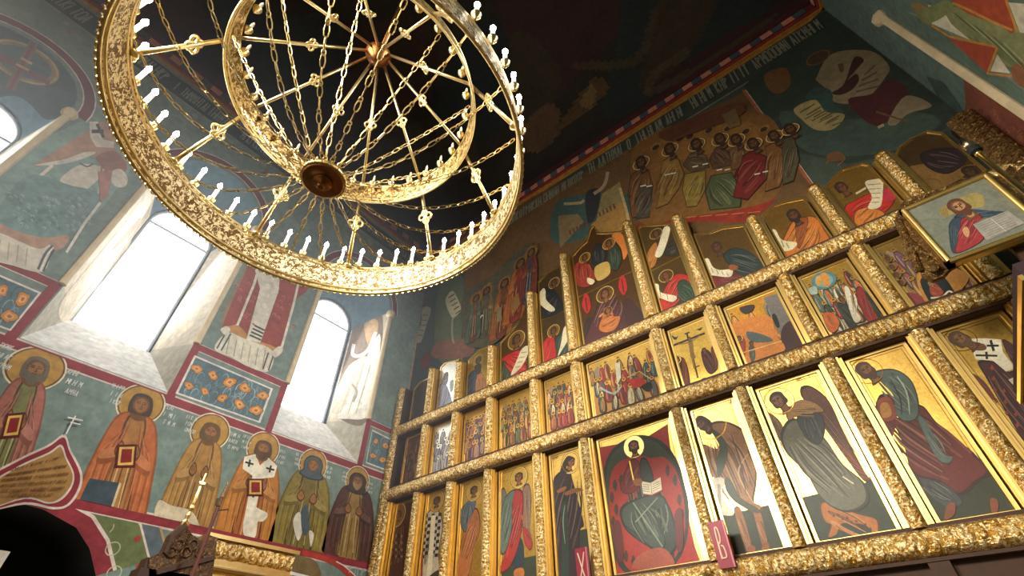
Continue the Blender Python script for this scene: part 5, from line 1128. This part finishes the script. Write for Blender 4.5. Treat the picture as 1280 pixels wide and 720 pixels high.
bm = bmesh.new(); box(bm, 1.72, 1.8, YFm+.14, YFm+.2, 0, 5.0); box(bm, 1.3, 1.85, YFm-.1, YFm+.5, 0, .08); sub(t, 'upright', bm, 'darkwood_shade')
t2 = thing('framed_icon', 'gold framed icon of a bearded man in red and blue holding an open book', 'icon', (1.6, YFm, 4.67))
x0, x1, z0, z1 = 1.265, 1.945, 4.675, 5.43
bm = bmesh.new()
for a, b in (((x0, z0), (x0, z1)), ((x1, z0), (x1, z1)), ((x0, z0), (x1, z0)), ((x0, z1), (x1, z1))):
    tube(bm, [(a[0], YFm-.02, a[1]), (b[0], YFm-.02, b[1])], .026, 8); tube(bm, [(a[0], YFm-.035, a[1]), (b[0], YFm-.035, b[1])], .012, 6)
    box(bm, min(a[0], b[0])-.03, max(a[0], b[0])+.03, YFm-.01, YFm+.06, min(a[1], b[1])-.03, max(a[1], b[1])+.03)
sub(t2, 'picture_frame', bm, 'gold')
P = Paint(Vector((0, YFm-.012, 0)), YN, base=.0005).zoom(1080, 240, 6.4)
P.world('767A6C', [(x0, YFm-.012, z0), (x1, YFm-.012, z0), (x1, YFm-.012, z1), (x0, YFm-.012, z1)])
P.poly('9A8A50', '620,130 820,20 940,20 960,110 880,130 640,190'); P.poly('8A7640', '610,130 650,120 680,190 620,190')
shade(P, '2E4458', '720,200 850,140 1000,150 1130,160 1040,190 900,220 800,240', 4); shade(P, '2A4050', '680,260 720,210 780,210 770,340 740,480 700,470 680,340', 4); shade(P, '9A2A34', '780,215 900,180 950,210 880,260 960,380 740,495 750,380 770,290', 7)
P.poly('9E9A92', '872,262 1150,150 1285,250 1140,320 985,390', False)
for k in range(8): P.line('6A6862', [(900+16*k, 268+14*k), (1130+16*k, 172+14*k)], 3, False)
P.line('D8D4C8', '1010,210 1140,320', 4, False); P.poly('C89468', '790,300 820,280 845,320 830,365 800,340'); face(P, (765, 125), 76, 'B08058', '5A3420', beard='5A3420', tilt=.2, look=.05)
P.bm.transform(Matrix.Translation(-t2.location)); obj('painting', P.bm, 'icon', t2)
# processional pole
t = thing('processional_pole', 'slim gilt pole with black collar and pale knob by the framed icon', 'pole', (1.98, 4.9, 0))
a_ = hy(1222, 196, 4.9); bm = bmesh.new(); tube(bm, [(a_.x, 4.84, 0), (a_.x, 4.84, a_.z)], .024, 10); tube(bm, [(a_.x, 4.84, a_.z-.03), (a_.x, 4.84, a_.z)], .03, 10); sub(t, 'shaft', bm, 'goldb', smooth=True)
bm = bmesh.new(); lathe(bm, [(.03, 0), (.052, .01), (.052, .07), (.03, .08)], (a_.x, 4.84, a_.z), n=14); sub(t, 'collar', bm, 'dark')
bm = bmesh.new(); lathe(bm, [(.035, .08), (.05, .13), (.048, .2), (.02, .24)], (a_.x, 4.84, a_.z), n=14); sub(t, 'knob', bm, 'steel', smooth=True)
# dark canopy with gilt edge, cut by the picture edge
t = thing('side_canopy', 'dark canopy with thin gilt edge cut off by the picture edge', 'canopy', (1.5, 4.6, 0))
bm = bmesh.new(); box(bm, 1.02, 1.9, 3.2, 5.0, 3.3, 3.42); sub(t, 'canopy_top', bm, plain('plum_cloth', '2E1820', .8, 0, .2, 5))
bm = bmesh.new(); box(bm, 1.0, 1.02, 3.2, 5.0, 3.31, 3.345); sub(t, 'gilt_edge', bm, 'gold')
bm = bmesh.new()
for x, y in ((1.8, 3.5), (1.8, 4.4)): box(bm, x-.04, x+.04, y-.04, y+.04, 0, 3.3)
sub(t, 'post', bm, 'darkwood_shade')
# letter plaques standing on the lower rail
def plaque(x0, x1, z0, z1, strokes, label):
    y = 5.845; t = thing('letter_plaque', label, 'sign', ((x0+x1)/2, y, z0), 'crimson letter plaques on the lower rail')
    bm = bmesh.new(); box(bm, x0, x1, y, y+.035, z0, z1); sub(t, 'panel', bm, 'plaque')
    bm = bmesh.new(); box(bm, x1-.012, x1+.004, y-.004, y+.037, z0, z1); sub(t, 'edge', bm, 'rose')
    bm = bmesh.new(); w, h = x1-x0, z1-z0
    for s_ in strokes: tube(bm, [(x0+w*u, y-.003, z0+h*v) for u, v in spline(s_, False, 4)], .0085, 5)
    sub(t, 'letter', bm, 'letter')
plaque(-1.845, -1.675, 2.70, 3.16, [[(.34, .18), (.34, .45), (.36, .8), (.44, .86), (.54, .8), (.55, .62), (.46, .52), (.36, .52)], [(.36, .2), (.5, .2), (.64, .22), (.66, .34), (.6, .44), (.48, .46)], [(.36, .2), (.36, .5)]], 'crimson plaque with a pale tall letter at the foot of the bright icon')
plaque(-3.62, -3.45, 2.70, 3.16, [[(.22, .15), (.5, .5), (.78, .88)], [(.22, .88), (.5, .5), (.78, .15)]], 'crimson plaque with a pale crossed letter beside the dark robed woman icon')
# haze: a thin even scatter volume in front of the windows
bm = bmesh.new(); box(bm, XL+.2, XL+3.4, -4.5, 5.6, 3.83, 11)
hz = bpy.data.materials.new('incense_haze'); hz.use_nodes = True; hz.node_tree.nodes.clear()
_v = hz.node_tree.nodes.new('ShaderNodeVolumeScatter'); _v.inputs['Density'].default_value = .03; _v.inputs['Color'].default_value = (.95, .97, 1, 1); _v.inputs['Anisotropy'].default_value = .35
_o = hz.node_tree.nodes.new('ShaderNodeOutputMaterial'); hz.node_tree.links.new(_v.outputs[0], _o.inputs['Volume'])
h_ = obj('incense_haze', bm, hz); tag(h_, 'thin pale haze in front of the windows', 'haze', kind='stuff')
# ------------------------------------------------------------------ light
def area(name, loc, tgt, size, power, col, sy=None, spread=None):
    l = bpy.data.lights.new(name, 'AREA'); l.energy = power; l.color = col; l.size = size
    if spread: l.spread = math.radians(spread)
    if sy: l.shape = 'RECTANGLE'; l.size_y = sy
    o = link(bpy.data.objects.new(name, l)); o.location = loc
    o.rotation_euler = (Vector(tgt)-Vector(loc)).to_track_quat('-Z', 'Y').to_euler(); return o
w = bpy.data.worlds.new('world'); scene.world = w; w.use_nodes = True
w.node_tree.nodes['Background'].inputs[0].default_value = (.95, .8, .6, 1); w.node_tree.nodes['Background'].inputs[1].default_value = .55
# daylight entering the three window openings
for idx, cy in WIN: area('daylight', (XL-GD+.16, cy, 7.6), (XL+3, cy, 6.6), 1.0, 75, (.95, .97, 1), 2.4)
# an added warm fill stands in for a lamp behind the camera, and a west window
area('nave_fill', (-1.6, -3.6, 6.6), (-2.6, 6, 2.8), 1.6, 240, (1, .9, .7), spread=95)
area('west_daylight', (-4.5, -4.9, 7.6), (-2.0, 6, 2.6), 1.5, 270, (1, .95, .85), spread=62)
area('south_fill', (XR-.25, 4.3, 8.3), (XL, 1.6, 4.4), 1.2, 160, (.97, .98, 1), spread=75)  # added fill to brighten the window wall; right wall has no opening
vs = scene.view_settings; vs.view_transform = 'Standard'; vs.look = 'None'; vs.gamma = 1; vs.use_curve_mapping = False; vs.exposure = 0
scene.display_settings.display_device = 'sRGB'
scene.cycles.max_bounces = 5; scene.cycles.diffuse_bounces = 3; scene.cycles.glossy_bounces = 3; scene.cycles.use_denoising = True
scene.cycles.sample_clamp_indirect = 6
